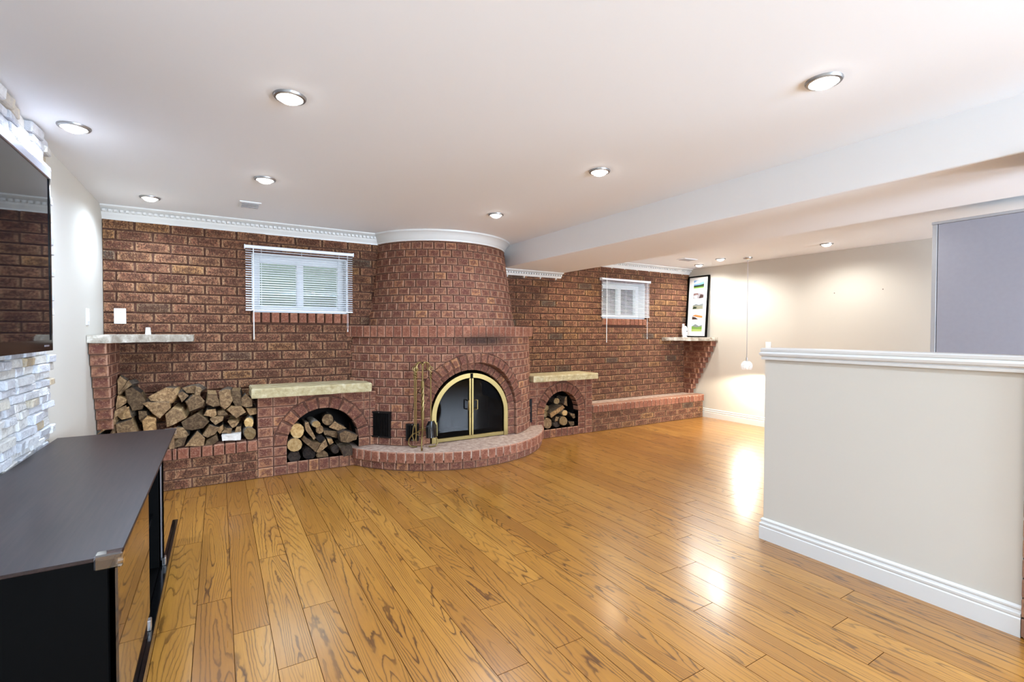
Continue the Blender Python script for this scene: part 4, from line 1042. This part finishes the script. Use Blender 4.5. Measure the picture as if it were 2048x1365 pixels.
fr = band(RI, RO, 0.18, 4.478, 4.52)
fr.box(AX-RI, AX+RI, 4.482, 4.515, 0.183, 0.222, bev=0.003)
fr.build('door_frame', 'brass', drs)
for s in (-1, 1):
    poly = [(AX+s*0.012, 0.225)]+[(AX+s*max(0.012, (RI-0.012)*math.cos(t_*math.pi/2/18)), AZD+(RI-0.012)*0.985*math.sin(t_*math.pi/2/18)) for t_ in range(0, 19)]
    poly = [(AX+s*(RI-0.012), 0.225)]+poly[1:]+[(AX+s*0.012, 0.225)]
    if s < 0: poly = poly[::-1]
    g = MB().prism(poly, 4.496, 4.501).build('glass_door', 'smoked', drs)
    MB().box(min(AX+s*0.004, AX+s*0.026), max(AX+s*0.004, AX+s*0.026), 4.480, 4.505, 0.222, AZD+RI*0.975, bev=0.003).build('door_stile', 'brass', g)
    e = band(RI-0.014, RI-0.004, 0.222, 4.488, 4.506); e.v = [v for v in e.v]
    hx = AX+s*0.022
    MB().tube([(hx+0.016*s, 4.482, 0.585), (hx+0.018*s, 4.45, 0.59), (hx+0.03*s, 4.445, 0.59), (hx+0.03*s, 4.445, 0.495), (hx+0.018*s, 4.45, 0.49), (hx+0.016*s, 4.482, 0.495)], 0.006, 8).build('door_handle', 'brass', g, smooth=True)
MB().box(AX-0.012, AX+0.012, 4.468, 4.48, AZD+RI*0.98, AZD+RO*0.98).build('latch', 'black', drs)
# grate bars faintly seen behind the glass
gr = thing('fire_grate', (AX, 4.72, 0.166), 'dark iron grate standing behind the fireplace glass', 'grate')
for i in range(9):
    x = AX-0.24+i*0.06; MB().tube([(x, 4.62, 0.30), (x, 4.66, 0.25), (x, 4.85, 0.25), (x, 4.88, 0.30)], 0.008, 6).build('bar', 'vent', gr)
MB().tube([(AX-0.26, 4.68, 0.24), (AX+0.26, 4.68, 0.24)], 0.009, 6).tube([(AX-0.26, 4.83, 0.24), (AX+0.26, 4.83, 0.24)], 0.009, 6).build('cross_bar', 'vent', gr)
for x in (-0.22, 0.22):
    for y in (4.68, 4.83): MB().tube([(AX+x, y, 0.167), (AX+x, y, 0.24)], 0.008, 6).build('leg', 'vent', gr)

SX, SY, SZ = 1.664, 4.375, 0.178
st = thing('tool_stand', (SX, SY, SZ), 'brass fireplace tool stand with twisted post and scroll feet', 'tool stand')
MB().tube([(SX, SY, 0.36), (SX, SY, 0.48)], 0.011, 8).tube([(SX, SY, 0.78), (SX, SY, 0.99)], 0.009, 8).build('post', 'brass', st, smooth=True)
for (za, zb) in ((0.455, 0.53), (0.76, 0.825)): MB().tube([(SX, SY, za), (SX, SY, zb)], 0.017, 10).build('collar', 'brass', st, smooth=False)
tw = MB()
for ph in (0, 2*math.pi/3, 4*math.pi/3):
    tw.tube([(SX+0.009*math.cos(ph+i*0.32), SY+0.009*math.sin(ph+i*0.32), 0.52+0.255*i/26) for i in range(27)], 0.0065, 6)
tw.build('twisted_post', 'brass', st, smooth=True)
for i, (dx, dy) in enumerate(((-0.10, 0.10), (-0.06, -0.13), (0.155, -0.02))):
    L = math.hypot(dx, dy); ux, uy = dx/L, dy/L
    P = [(0.0, 0.40), (0.01, 0.36), (0.05, 0.33), (0.105, 0.305), (0.14, 0.26), (0.148, 0.215), (0.125, 0.188), (0.085, 0.184), (0.06, 0.19)]
    MB().tube([(SX+ux*q[0], SY+uy*q[0], q[1]) for q in P], 0.0075, 8).build('scroll_foot', 'brass', st, smooth=True)
for ang in (200, 160, -20, 30):
    ux, uy = math.cos(R(ang)), math.sin(R(ang))
    P = [(0.0, 0.965), (0.012, 0.995), (0.03, 1.008), (0.05, 1.0), (0.068, 0.978), (0.075, 0.955), (0.07, 0.935), (0.055, 0.93)]
    MB().tube([(SX+ux*q[0], SY+uy*q[0], q[1]) for q in P], 0.006, 8).build('hook_arm', 'brass', st, smooth=True)
def tool(name, ang, label, kind):
    ux, uy = math.cos(R(ang)), math.sin(R(ang)); x, y = SX+ux*0.078, SY+uy*0.078
    root = thing(name, (x, y, 0.3), label, 'fire tool', 'fireplace tools hanging on the stand')
    lp = MB().tube([(x+0.02*math.cos(a), y, 0.943+0.02*math.sin(a)) for a in [2*math.pi*i/14 for i in range(15)]], 0.0045, 6)
    lp.build('loop', 'brass', root, smooth=True)
    h = MB()
    for ph in (0, math.pi): h.tube([(x+0.0065*math.cos(ph+i*0.6), y+0.0065*math.sin(ph+i*0.6), 0.925-0.085*i/18) for i in range(19)], 0.005, 6)
    h.build('twisted_handle', 'brass', root, smooth=True)
    zb = 0.43 if kind == 'shovel' else 0.40
    MB().tube([(x, y, 0.845), (x, y, zb)], 0.0062, 8).build('shaft', 'brass', root, smooth=True)
    if kind == 'shovel':
        b = MB(); w = 0.055; L = 0.16; n = 8
        for i in range(n+1):
            t_ = i/n; z = zb+0.01-L*t_; ww = w*(0.55+0.45*min(1, t_*3))
            for k in range(7):
                a = (k/6-0.5)*2; b.v.append((x+ww*a, y-0.012-0.012*t_+0.022*a*a*1.0-0.02, z))
        for i in range(n):
            for k in range(6): b.f.append((i*7+k, i*7+k+1, (i+1)*7+k+1, (i+1)*7+k)); b.m.append(0)
        rev = len(b.v); b.v += [(v[0], v[1]+0.003, v[2]) for v in b.v[:rev]]
        b.f += [tuple(rev+i for i in reversed(f)) for f in list(b.f)]; b.m += [0]*(len(b.f)-len(b.m))
        b.build('blade', 'black_gloss', root, smooth=True)
        MB().tube([(x+w, y-0.02, zb-0.01), (x+w+0.002, y-0.022, zb-0.14)], 0.004, 6).build('blade_rim', 'brass', root)
    elif kind == 'poker':
        MB().tube([(x, y, zb+0.005), (x, y, 0.30), (x+0.004, y, 0.24)], [0.006, 0.006, 0.002], 8).build('tip', 'brass', root, smooth=True)
        MB().tube([(x, y, 0.33), (x+0.025, y, 0.31), (x+0.03, y, 0.34)], 0.0045, 6).build('hook', 'brass', root, smooth=True)
    else:
        for s in (-1, 1): MB().tube([(x, y, zb+0.01), (x+s*0.012, y, 0.37), (x+s*0.02, y, 0.30), (x+s*0.006, y, 0.25)], 0.005, 6).build('tong_arm', 'brass', root, smooth=True)
tool('fire_poker', 198, 'brass poker with twisted handle, front left on the tool stand', 'poker')
tool('fire_tongs', 150, 'brass tongs with twisted handle, rear left on the tool stand', 'tongs')
tool('fire_shovel', -18, 'brass shovel with black blade, right on the tool stand', 'shovel')

# ================================================================== BLINDS
def blind(x0, x1, z0, z1, label, n, wandx, cordx, zw, zc):
    y = YB-0.045; root = thing('window_blind', ((x0+x1)/2, y, z0), label, 'blind', 'open white slat blinds')
    MB().box(x0-0.004, x1+0.004, y-0.022, y+0.02, z1-0.028, z1, bev=0.004).build('headrail', 'blind', root)
    for x in (x0-0.006, x1-0.002): MB().box(x, x+0.008, y-0.026, y+0.024, z1-0.034, z1+0.003).build('end_bracket', 'blind', root)
    MB().box(x0+0.002, x1-0.002, y-0.013, y+0.013, z0, z0+0.014, bev=0.004).build('bottom_rail', 'blind', root)
    top = z1-0.045; bot = z0+0.03; pit = (top-bot)/(n-1); sm = None
    for i in range(n):
        if sm is None:
            mb = MB(); W = (x1-x0)/2-0.004; K = 4
            for sx in (-W, W):
                for k in range(K+1):
                    a = (k/K-0.5)*0.025; mb.v.append((sx, a, 0.0022*(1-(2*k/K-1)**2)+a*0.42))
                for k in range(K+1):
                    a = (k/K-0.5)*0.025; mb.v.append((sx, a, 0.0022*(1-(2*k/K-1)**2)+a*0.42-0.0008))
            q = 2*(K+1)
            for k in range(K): mb.f += [(k, q+k, q+k+1, k+1), (K+1+k+1, q+K+1+k+1, q+K+1+k, K+1+k)]
            mb.f += [(0, K+1, q+K+1, q), (K, q+K, q+2*K+1, 2*K+1)]; mb.m = [0]*len(mb.f)
            o = mb.build('slat', 'blind'); sm = o.data
        else: o = bpy.data.objects.new('slat', sm); COL.objects.link(o)
        o.parent = root; o.location = Vector(((x0+x1)/2, y, bot+i*pit))-Vector(root['_o'])
    for x in (x0+0.14*(x1-x0), (x0+x1)/2, x1-0.14*(x1-x0)):
        for dy in (-0.0125, 0.0125): MB().tube([(x, y+dy, z0+0.01), (x, y+dy, z1-0.02)], 0.0009, 5).build('ladder_cord', 'blind', root)
    MB().tube([(wandx, y-0.03, z1-0.03), (wandx, y-0.03, zw)], 0.0045, 6).build('tilt_wand', 'white_plastic', root)
    c = MB()
    for d in (-0.003, 0.003): c.tube([(cordx+d, y-0.03, z1-0.03), (cordx+d*1.5, y-0.03, zc+0.03)], 0.0012, 5)
    c.build('lift_cord', 'white_plastic', root)
    MB().lathe([(0.0, 0.0), (0.006, 0.001), (0.004, 0.02), (0.002, 0.03), (0.0, 0.03)], (cordx, y-0.03, zc), 8).build('cord_tassel', 'white_plastic', root)
blind(0.207, 1.168, 1.488, 2.09, 'white slat blind over the larger left window', 25, 0.274, 1.11, 1.225, 1.295)
blind(4.513, 5.455, 1.512, 2.052, 'white slat blind over the smaller looking right window', 24, 4.59, 5.385, 1.155, 1.20)

# ================================================================== TELEVISION AND CONSOLE
tv = thing('television', (XL+0.09, 2.42, 1.21), 'large wall-mounted flat television with silver-grey frame on the stone wall', 'television')
TY0, TY1, TZ0, TZ1 = 1.70, 3.155, 1.205, 2.07; TX = -0.69
MB().box(TX-0.045, TX-0.008, TY0+0.01, TY1-0.01, TZ0+0.01, TZ1-0.01).build('casing', 'black', tv)
bz = MB(); e = 0.016
bz.box(TX-0.03, TX, TY0, TY0+e, TZ0, TZ1-0.03).box(TX-0.03, TX, TY1-e, TY1, TZ0, TZ1-0.03).box(TX-0.03, TX, TY0+e, TY1-e, TZ0, TZ0+0.05)
bz.build('bezel', 'black_gloss', tv)
MB().box(TX-0.035, TX+0.002, TY0-0.002, TY1+0.002, TZ1-0.042, TZ1, bev=0.004).build('top_trim', 'silver', tv)
MB().box(TX-0.01, TX-0.004, TY0+e, TY1-e, TZ0+0.05, TZ1-0.042).build('screen', 'screen', tv)
MB().box(TX, TX+0.0008, TY1-0.13, TY1-0.06, TZ0+0.02, TZ0+0.028).build('maker_mark', 'silver', tv)
MB().box(XL+0.035, TX-0.044, 2.15, 2.7, 1.45, 1.85).build('wall_mount', 'black', tv)

cn = thing('media_console', (-0.49, 2.53, 0), 'low dark espresso media console with glass doors under the television', 'console')
CX0, CX1, CY0, CY1, CZ = -0.752, -0.222, 1.587, 3.485, 0.72
MB().box(CX0, CX1, CY0, CY1, CZ-0.010, CZ, bev=0.002).build('top_panel', 'espresso', cn)
MB().box(CX0+0.01, CX1-0.012, CY0+0.006, CY1-0.006, CZ-0.03, CZ-0.0105).build('top_apron', 'black', cn)
MB().box(CX0+0.01, CX1-0.03, CY0+0.01, CY0+0.035, 0, CZ-0.0305).build('side_panel', 'black', cn)
MB().box(CX0+0.01, CX1-0.03, CY1-0.035, CY1-0.01, 0, CZ-0.0305).build('side_panel', 'black', cn)
MB().box(CX0+0.01, CX0+0.02, CY0+0.036, CY1-0.036, 0.16, CZ-0.0305).build('back_panel', 'black', cn)
MB().box(CX0+0.02, CX1-0.03, CY0+0.036, CY1-0.036, 0.155, 0.175).build('bottom_panel', 'black', cn)
for y in (2.245, 2.815): MB().box(CX0+0.02, CX1-0.03, y-0.01, y+0.01, 0.176, CZ-0.0305).build('divider', 'black', cn)
MB().box(CX0+0.02, CX1-0.05, 2.256, 2.804, 0.42, 0.438).build('shelf', 'black_gloss', cn)
MB().box(CX1-0.028, CX1+0.004, CY0+0.012, CY1-0.012, 0.128, 0.176, bev=0.003).build('base_rail', 'black_gloss', cn)
for (y0, y1) in ((CY0+0.02, 2.25), (2.81, CY1-0.012)):
    g = MB().box(CX1-0.016, CX1-0.010, y0, y1, 0.182, CZ-0.012).build('glass_door', 'door_glass', cn)
    yy = y1 if y0 < 2 else y0
    s = 1 if y0 > 2 else -1
    MB().box(CX1-0.020, CX1-0.004, min(yy, yy+s*0.03), max(yy, yy+s*0.03), 0.176, 0.215, bev=0.002).build('hinge_clip', 'chrome', g)
MB().box(CX1-0.024, CX1-0.016, 2.82, 2.832, 0.2, CZ-0.03).build('edge_strip', 'silver', cn)
for y in (CY0, CY1):
    s = 1 if y == CY0 else -1
    MB().box(CX1-0.055, CX1+0.004, min(y-0.004*s, y+0.03*s), max(y-0.004*s, y+0.03*s), CZ-0.034, CZ+0.006, bev=0.004).build('corner_guard', 'crystal', cn)

# ================================================================== LIGHTS
def pot(x, y, z, label, watts, color=(1.0, 0.93, 0.84), size=164, lit=True, target=None):
    root = thing('recessed_light', (x, y, z-0.006), label, 'ceiling light', 'recessed ceiling spotlights')
    MB().lathe([(0.050, -0.006), (0.054, -0.012), (0.063, -0.010), (0.067, -0.004), (0.067, 0.004)], (x, y, z), 28).build('trim_ring', 'nickel', root, smooth=True)
    MB().lathe([(0.0, -0.030), (0.022, -0.028), (0.036, -0.022), (0.044, -0.012), (0.050, -0.001)], (x, y, z), 24).build('lens', 'bulb', root, smooth=True)
    add_spot('spot_lamp', (x, y, z-0.036), watts, color, size, 0.7, 0.045, target)
COOL = (0.68, 0.85, 1.16); WARM = (0.95, 0.95, 0.92); NEU = (0.74, 0.93, 1.18)
pot(0.27, 2.296, ZC, 'lit recessed ceiling light on the left, between console and room centre', POT_W, NEU)
pot(-0.608, 3.194, ZC, 'lit recessed ceiling light close to the television stone wall', POT_W*1.7, COOL)
pot(0.27, 3.614, ZC, 'lit recessed ceiling light in front of the left window', POT_W, NEU)
pot(-0.441, 4.575, ZC, 'lit recessed ceiling light in the left corner above the stone shelf', POT_W*1.15, NEU)
pot(2.058, 2.318, ZC, 'lit recessed ceiling light in the centre, before the fireplace', POT_W*0.85, NEU)
pot(2.056, 3.642, ZC, 'lit recessed ceiling light nearest the chimney hood', POT_W*0.75, NEU)
pot(2.091, 1.017, ZC, 'lit recessed ceiling light largest in view at the upper right', POT_W*0.45, NEU)
pot(5.813, 2.775, ZR, 'lit recessed ceiling light of the bay left of the grey cabinet', POT_W*1.1, WARM)
pot(5.794, 4.093, ZR, 'lit recessed ceiling light of the bay beside the pendant lamp', POT_W*1.8, WARM)
pot(6.042, 4.623, ZR, 'lit recessed ceiling light of the bay above the picture frame', POT_W*1.0, WARM)
for (x, y) in ((0.27, 0.98), (0.27, -0.34), (2.09, -0.3), (0.27, -1.66), (2.09, -1.62), (0.27, -2.98), (2.09, -2.94)):
    pot(x, y, ZC, 'lit recessed ceiling light behind the viewer', POT_W*(0.75 if x < 1 else 0.45), NEU)
for i, (x, y) in enumerate(((4.0, 4.3), (4.4, 1.9))):  # unseen lights added beyond the beam to brighten the right-hand brickwork
    pot(x, y, ZR, 'added unseen recessed light beyond the beam, %s' % ('nearest the right window', 'nearest the low wall')[i], POT_W*(1.7, 0.7)[i], ((1.0, 0.93, 0.78), WARM)[i])
def ceil_vent(x, y, z, sx, sy, label, name='ceiling_vent'):
    root = thing(name, (x, y, z), label, 'vent')
    MB().box(x-sx, x+sx, y-sy, y+sy, z-0.008, z-0.0005, bev=0.002).build('vent_plate', 'ceiling', root)
    for i in range(5): MB().box(x-sx*0.8, x+sx*0.8, y-sy*0.7+i*sy*0.35-0.006, y-sy*0.7+i*sy*0.35+0.006, z-0.013, z-0.008).build('louvre', 'grey_edge', root)
ceil_vent(0.22, 4.40, ZC, 0.075, 0.10, 'small white air vent in the ceiling near the left window')
ceil_vent(5.45, 4.36, ZR, 0.13, 0.07, 'small white air vent in the bay ceiling near the picture frame')

# pendant lamp
px_, py_ = 6.0, 3.83
pd = thing('pendant_lamp', (px_, py_, ZR), 'crystal ball pendant lamp hanging low on a thin cord', 'pendant lamp')
MB().lathe([(0.0, -0.038), (0.02, -0.036), (0.05, -0.022), (0.058, -0.008), (0.058, 0.0)], (px_, py_, ZR), 24).build('canopy', 'chrome', pd, smooth=True)
MB().tube([(px_, py_, ZR-0.03), (px_, py_, 0.95)], 0.0035, 6).build('cord', 'silver', pd)
MB().lathe([(0.0, 0.0), (0.009, 0.0), (0.009, -0.035), (0.014, -0.05), (0.0, -0.05)], (px_, py_, 0.965), 10).build('lamp_holder', 'nickel', pd)
PC, PR = 0.852, 0.068
bead = None
cg = MB()
for i in range(1, 8):
    th = math.pi*(0.12+0.62*i/8); rr = PR*math.sin(th); zz = PC+PR*math.cos(th)
    cg.tube([(px_+rr*math.cos(a), py_+rr*math.sin(a), zz) for a in [2*math.pi*k/24 for k in range(25)]], 0.0016, 5)
for k in range(12):
    a = 2*math.pi*k/12
    cg.tube([(px_+PR*math.sin(t_)*math.cos(a), py_+PR*math.sin(t_)*math.sin(a), PC+PR*math.cos(t_)) for t_ in [0.15+i*0.2 for i in range(11)]], 0.0014, 5)
cg.build('wire_cage', 'chrome', pd)
beads = MB()
for i in range(0, 8):
    th = math.pi*(0.16+0.62*i/8); rr = PR*math.sin(th); zz = PC+PR*math.cos(th); n = max(6, int(2*math.pi*rr/0.02))
    for k in range(n):
        a = 2*math.pi*(k+0.5*(i % 2))/n; c = (px_+rr*math.cos(a), py_+rr*math.sin(a), zz); q = 0.0075
        beads.add([(c[0]+q, c[1], c[2]), (c[0]-q, c[1], c[2]), (c[0], c[1]+q, c[2]), (c[0], c[1]-q, c[2]), (c[0], c[1], c[2]+q), (c[0], c[1], c[2]-q)],
                  [(0, 2, 4), (2, 1, 4), (1, 3, 4), (3, 0, 4), (2, 0, 5), (1, 2, 5), (3, 1, 5), (0, 3, 5)])
o = beads.build('crystal_beads', 'bead', pd); o['kind'] = 'stuff'
MB().lathe([(0.0, -0.02), (0.012, -0.016), (0.017, 0.0), (0.012, 0.016), (0.0, 0.03)], (px_, py_, PC), 14).build('bulb', 'bulb', pd, smooth=True)
l = bpy.data.lights.new('pendant_bulb', 'SPOT'); l.energy = 30; l.color = (1.0, 0.92, 0.74); l.shadow_soft_size = 0.03; l.spot_size = R(165); l.spot_blend = 0.25
lo = bpy.data.objects.new('pendant_bulb', l); lo.location = (px_, py_, PC-0.075); COL.objects.link(lo)

# ================================================================== RIGHT CORNER THINGS
fw_, fh_ = 0.375, 0.95
fr = thing('picture_frame', (6.30, 4.86, 1.224), 'tall black picture frame with five small landscape photos leaning in the corner', 'picture frame')
lean = math.atan2(0.065, fh_)
def fpt(u, d, h):     # u across (0 far .. fw near), d out of the picture, h up the frame
    bx = XR-0.082; return (bx+h*math.sin(lean)-d*math.cos(lean), 5.045-u, 1.224+h*math.cos(lean)+d*math.sin(lean)*0.0)
def fbox(name, u0, u1, d0, d1, h0_, h1_, mat, root):
    mb = MB().box(u0, u1, d0, d1, h0_, h1_); mb.v = [fpt(*v) for v in mb.v]; return mb.build(name, mat, root)
e = 0.018
for a in ((0, e, 0, fh_), (fw_-e, fw_, 0, fh_), (e, fw_-e, 0, e), (e, fw_-e, fh_-e, fh_)): fbox('frame_bar', a[0], a[1], -0.004, 0.03, a[2], a[3], 'black', fr)
fbox('back_board', e, fw_-e, -0.003, 0.008, e, fh_-e, 'black', fr)
fbox('mat_board', e, fw_-e, 0.008, 0.011, e, fh_-e, 'paper', fr)
def photo(h0_, h1_, layers, label):
    u0, u1 = 0.10, 0.285; r_ = fbox('photo', u0, u1, 0.011, 0.0118, h0_, h1_, layers[0], fr); r_['label'] = label
    H_ = h1_-h0_
    for i, (mat, pts) in enumerate(layers[1:]):
        mb = MB().prism([(u0+(u1-u0)*p_[0], h0_+H_*p_[1]) for p_ in pts], 0.0119+0.0002*i, 0.0121+0.0002*i); mb.v = [fpt(*v) for v in mb.v]; mb.build('printed_area', mat, r_)
photo(0.76, 0.885, ['ph_sky', ('ph_cloud', [(0, .5), (.5, .6), (1, .8), (1, 1), (.3, .95), (0, .7)]), ('ph_dark', [(0, .12), (1, .12), (1, .52), (.6, .4), (0, .36)]), ('ph_green', [(0, 0), (1, 0), (1, .14), (0, .16)])], 'photo of blue sky over dark green fields')
photo(0.60, 0.705, ['ph_town', ('ph_cloud', [(0, .8), (1, .75), (1, 1), (0, 1)]), ('ph_roof', [(0, .5), (.3, .62), (.5, .55), (.45, .8), (.1, .78)]), ('ph_shadow', [(.55, .0), (1, .1), (1, .5), (.7, .6)]), ('ph_white', [(.1, .05), (.4, .1), (.42, .45), (.05, .4)])], 'photo of crowded houses and roofs')
photo(0.435, 0.53, ['ph_cloud', ('ph_mount', [(0, .6), (.3, .85), (.6, .7), (1, .9), (1, .5), (0, .45)]), ('ph_hill', [(0, 0), (1, 0), (1, .5), (.6, .55), (0, .6)]), ('ph_dark', [(0, .05), (.35, .1), (.4, .35), (.1, .45)])], 'photo of a pale hill town')
photo(0.275, 0.35, ['ph_cloud', ('ph_sand', [(0, .75), (.3, 1), (1, .7), (1, .3), (.4, .5)]), ('ph_shadow', [(0, 0), (.6, 0), (.3, .45), (0, .6)])], 'photo of an orange sand dune')
photo(0.09, 0.215, ['ph_cloud', ('ph_mount', [(0, .6), (.35, .9), (.7, .65), (1, .8), (1, .5), (0, .5)]), ('ph_green', [(0, .25), (1, .2), (1, .6), (.5, .5), (0, .65)]), ('ph_field', [(0, 0), (1, 0), (1, .25), (0, .3)])], 'photo of a green meadow')

mo = thing('camera_monitor', (6.165, 4.97, 1.222), 'small white upright gadget with a dark dot beside the picture frame', 'gadget')
MB().lathe([(0.0, 0.0), (0.042, 0.0), (0.044, 0.006), (0.03, 0.014), (0.0, 0.016)], (6.165, 4.97, 1.222), 20).build('stand_foot', 'white_plastic', mo, smooth=True)
sh = MB().lathe([(0.0, 0.012), (0.04, 0.018), (0.052, 0.045), (0.054, 0.10), (0.05, 0.145), (0.036, 0.17), (0.0, 0.178)], (0, 0, 0), 20); sh.v = [(6.165+v[0], 4.97+v[1]*0.6, 1.222+v[2]) for v in sh.v]
sh.build('body', 'white_plastic', mo, smooth=True)
MB().box(6.122, 6.15, 4.955, 4.985, 1.375, 1.43, bev=0.006).build('aerial', 'white_plastic', mo)
MB().lathe([(0.0, 0.0), (0.008, 0.0), (0.008, 0.004), (0.0, 0.004)], (0, 0, 0), 10)
d_ = MB().lathe([(0.0, 0.004), (0.009, 0.003), (0.009, -0.004), (0.0, -0.004)], (0, 0, 0), 12); d_.v = [(6.178+v[0], 4.936-v[2], 1.315+v[1]) for v in d_.v]; d_.build('lens', 'black_gloss', mo)

def plate(name, c, ax, w, h, label, cat, sockets=True, sgn=1):
    root = thing(name, c, label, cat)
    def bx(nm, a0, a1, d0, d1, z0, z1, mat, bev=0.0):
        if ax == 'Y': mb = MB().box(c[0]+a0, c[0]+a1, c[1]-d1, c[1]-d0, c[2]+z0, c[2]+z1, bev=bev)
        else: mb = MB().box(*sorted((c[0]+sgn*d0, c[0]+sgn*d1)), c[1]+a0, c[1]+a1, c[2]+z0, c[2]+z1, bev=bev)
        mb.build(nm, mat, root)
    bx('plate', -w/2, w/2, 0, 0.007, -h/2, h/2, 'white_plastic', 0.002)
    if sockets:
        for s in (-1, 1):
            bx('socket', -0.017, 0.017, 0.0071, 0.009, s*h*0.22-0.014, s*h*0.22+0.014, 'vinyl', 0.0008)
            for dx in (-0.007, 0.005): bx('slot', dx, dx+0.002, 0.0091, 0.0095, s*h*0.22-0.004, s*h*0.22+0.006, 'black')
    else: bx('rocker', -0.016, 0.016, 0.0071, 0.012, -h*0.28, h*0.28, 'vinyl', 0.0015)
    return root
plate('wall_outlet', (-0.694, YB-0.022, 1.422), 'Y', 0.078, 0.126, 'white double outlet on the brick wall above the left stone shelf', 'outlet')
plate('wall_switch', (XL, 4.51, 1.40), 'X', 0.075, 0.12, 'white wall switch on the painted left wall near the brick', 'switch', False, 1)
plate('wall_switch', (XR, 3.763, 1.112), 'X', 0.075, 0.115, 'white wall switch on the right wall just above the low wall cap', 'switch', False, -1)
ot = plate('wall_outlet', (XR, 3.765, 0.43), 'X', 0.08, 0.12, 'white outlet low on the right wall beside the low wall edge', 'outlet', True, -1)
MB().box(XR-0.045, XR-0.0096, 3.745, 3.79, 0.44, 0.475, bev=0.006).build('plug', 'grey_edge', ot)
cup = thing('candle_holder', (-0.498, 4.93, 1.268), 'small white cup-shaped candle holder on the left stone shelf', 'candle holder')
MB().lathe([(0.0, 0.0), (0.019, 0.0), (0.021, 0.003), (0.017, 0.045), (0.016, 0.06), (0.013, 0.06), (0.013, 0.05), (0.0, 0.05)], (-0.498, 4.93, 1.268), 18).build('cup', 'white_plastic', cup, smooth=True)
MB().tube([(-0.498, 4.93, 1.318), (-0.498, 4.93, 1.334)], 0.0015, 5).build('wick', 'black', cup)

# grey tall cabinet behind the low wall
cb = thing('tall_cabinet', (4.9, 0.85, 0), 'tall plain grey cabinet standing behind the low wall', 'cabinet')
gx, gy0, gy1, gz = 4.6, 0.25, 1.456, 2.133
MB().box(gx+0.02, gx+0.6, gy0, gy1, 0.0, gz-0.02).build('carcass', 'grey_cab', cb)
MB().box(gx-0.004, gx+0.6, gy0, gy1+0.004, gz-0.02, gz, bev=0.002).build('top_panel', 'grey_edge', cb)
MB().box(gx, gx+0.02, gy0, gy1-0.034, 0.06, gz-0.021, bev=0.002).build('door', 'grey_cab', cb)
MB().box(gx-0.002, gx+0.02, gy1-0.03, gy1, 0.0, gz-0.021, bev=0.002).build('edge_panel', 'grey_edge', cb)
for (y, z) in ((2.45, 1.79), (2.95, 1.78)):
    n_ = MB().lathe([(0.0, 0.0), (0.006, 0.0), (0.006, 0.003), (0.0, 0.004)], (0, 0, 0), 8); n_.v = [(XR-v[2]-0.0005, y+v[0], z+v[1]) for v in n_.v]
    o = n_.build('wall_nail', 'beige_small', None, loc=(XR, y, z)); tag(o, 'tiny dark nail head in the right wall, %s' % ('nearer the grey cabinet' if y < 2.6 else 'nearer the pendant lamp'), 'nail')

for o in bpy.data.objects:
    if '_o' in o: del o['_o']
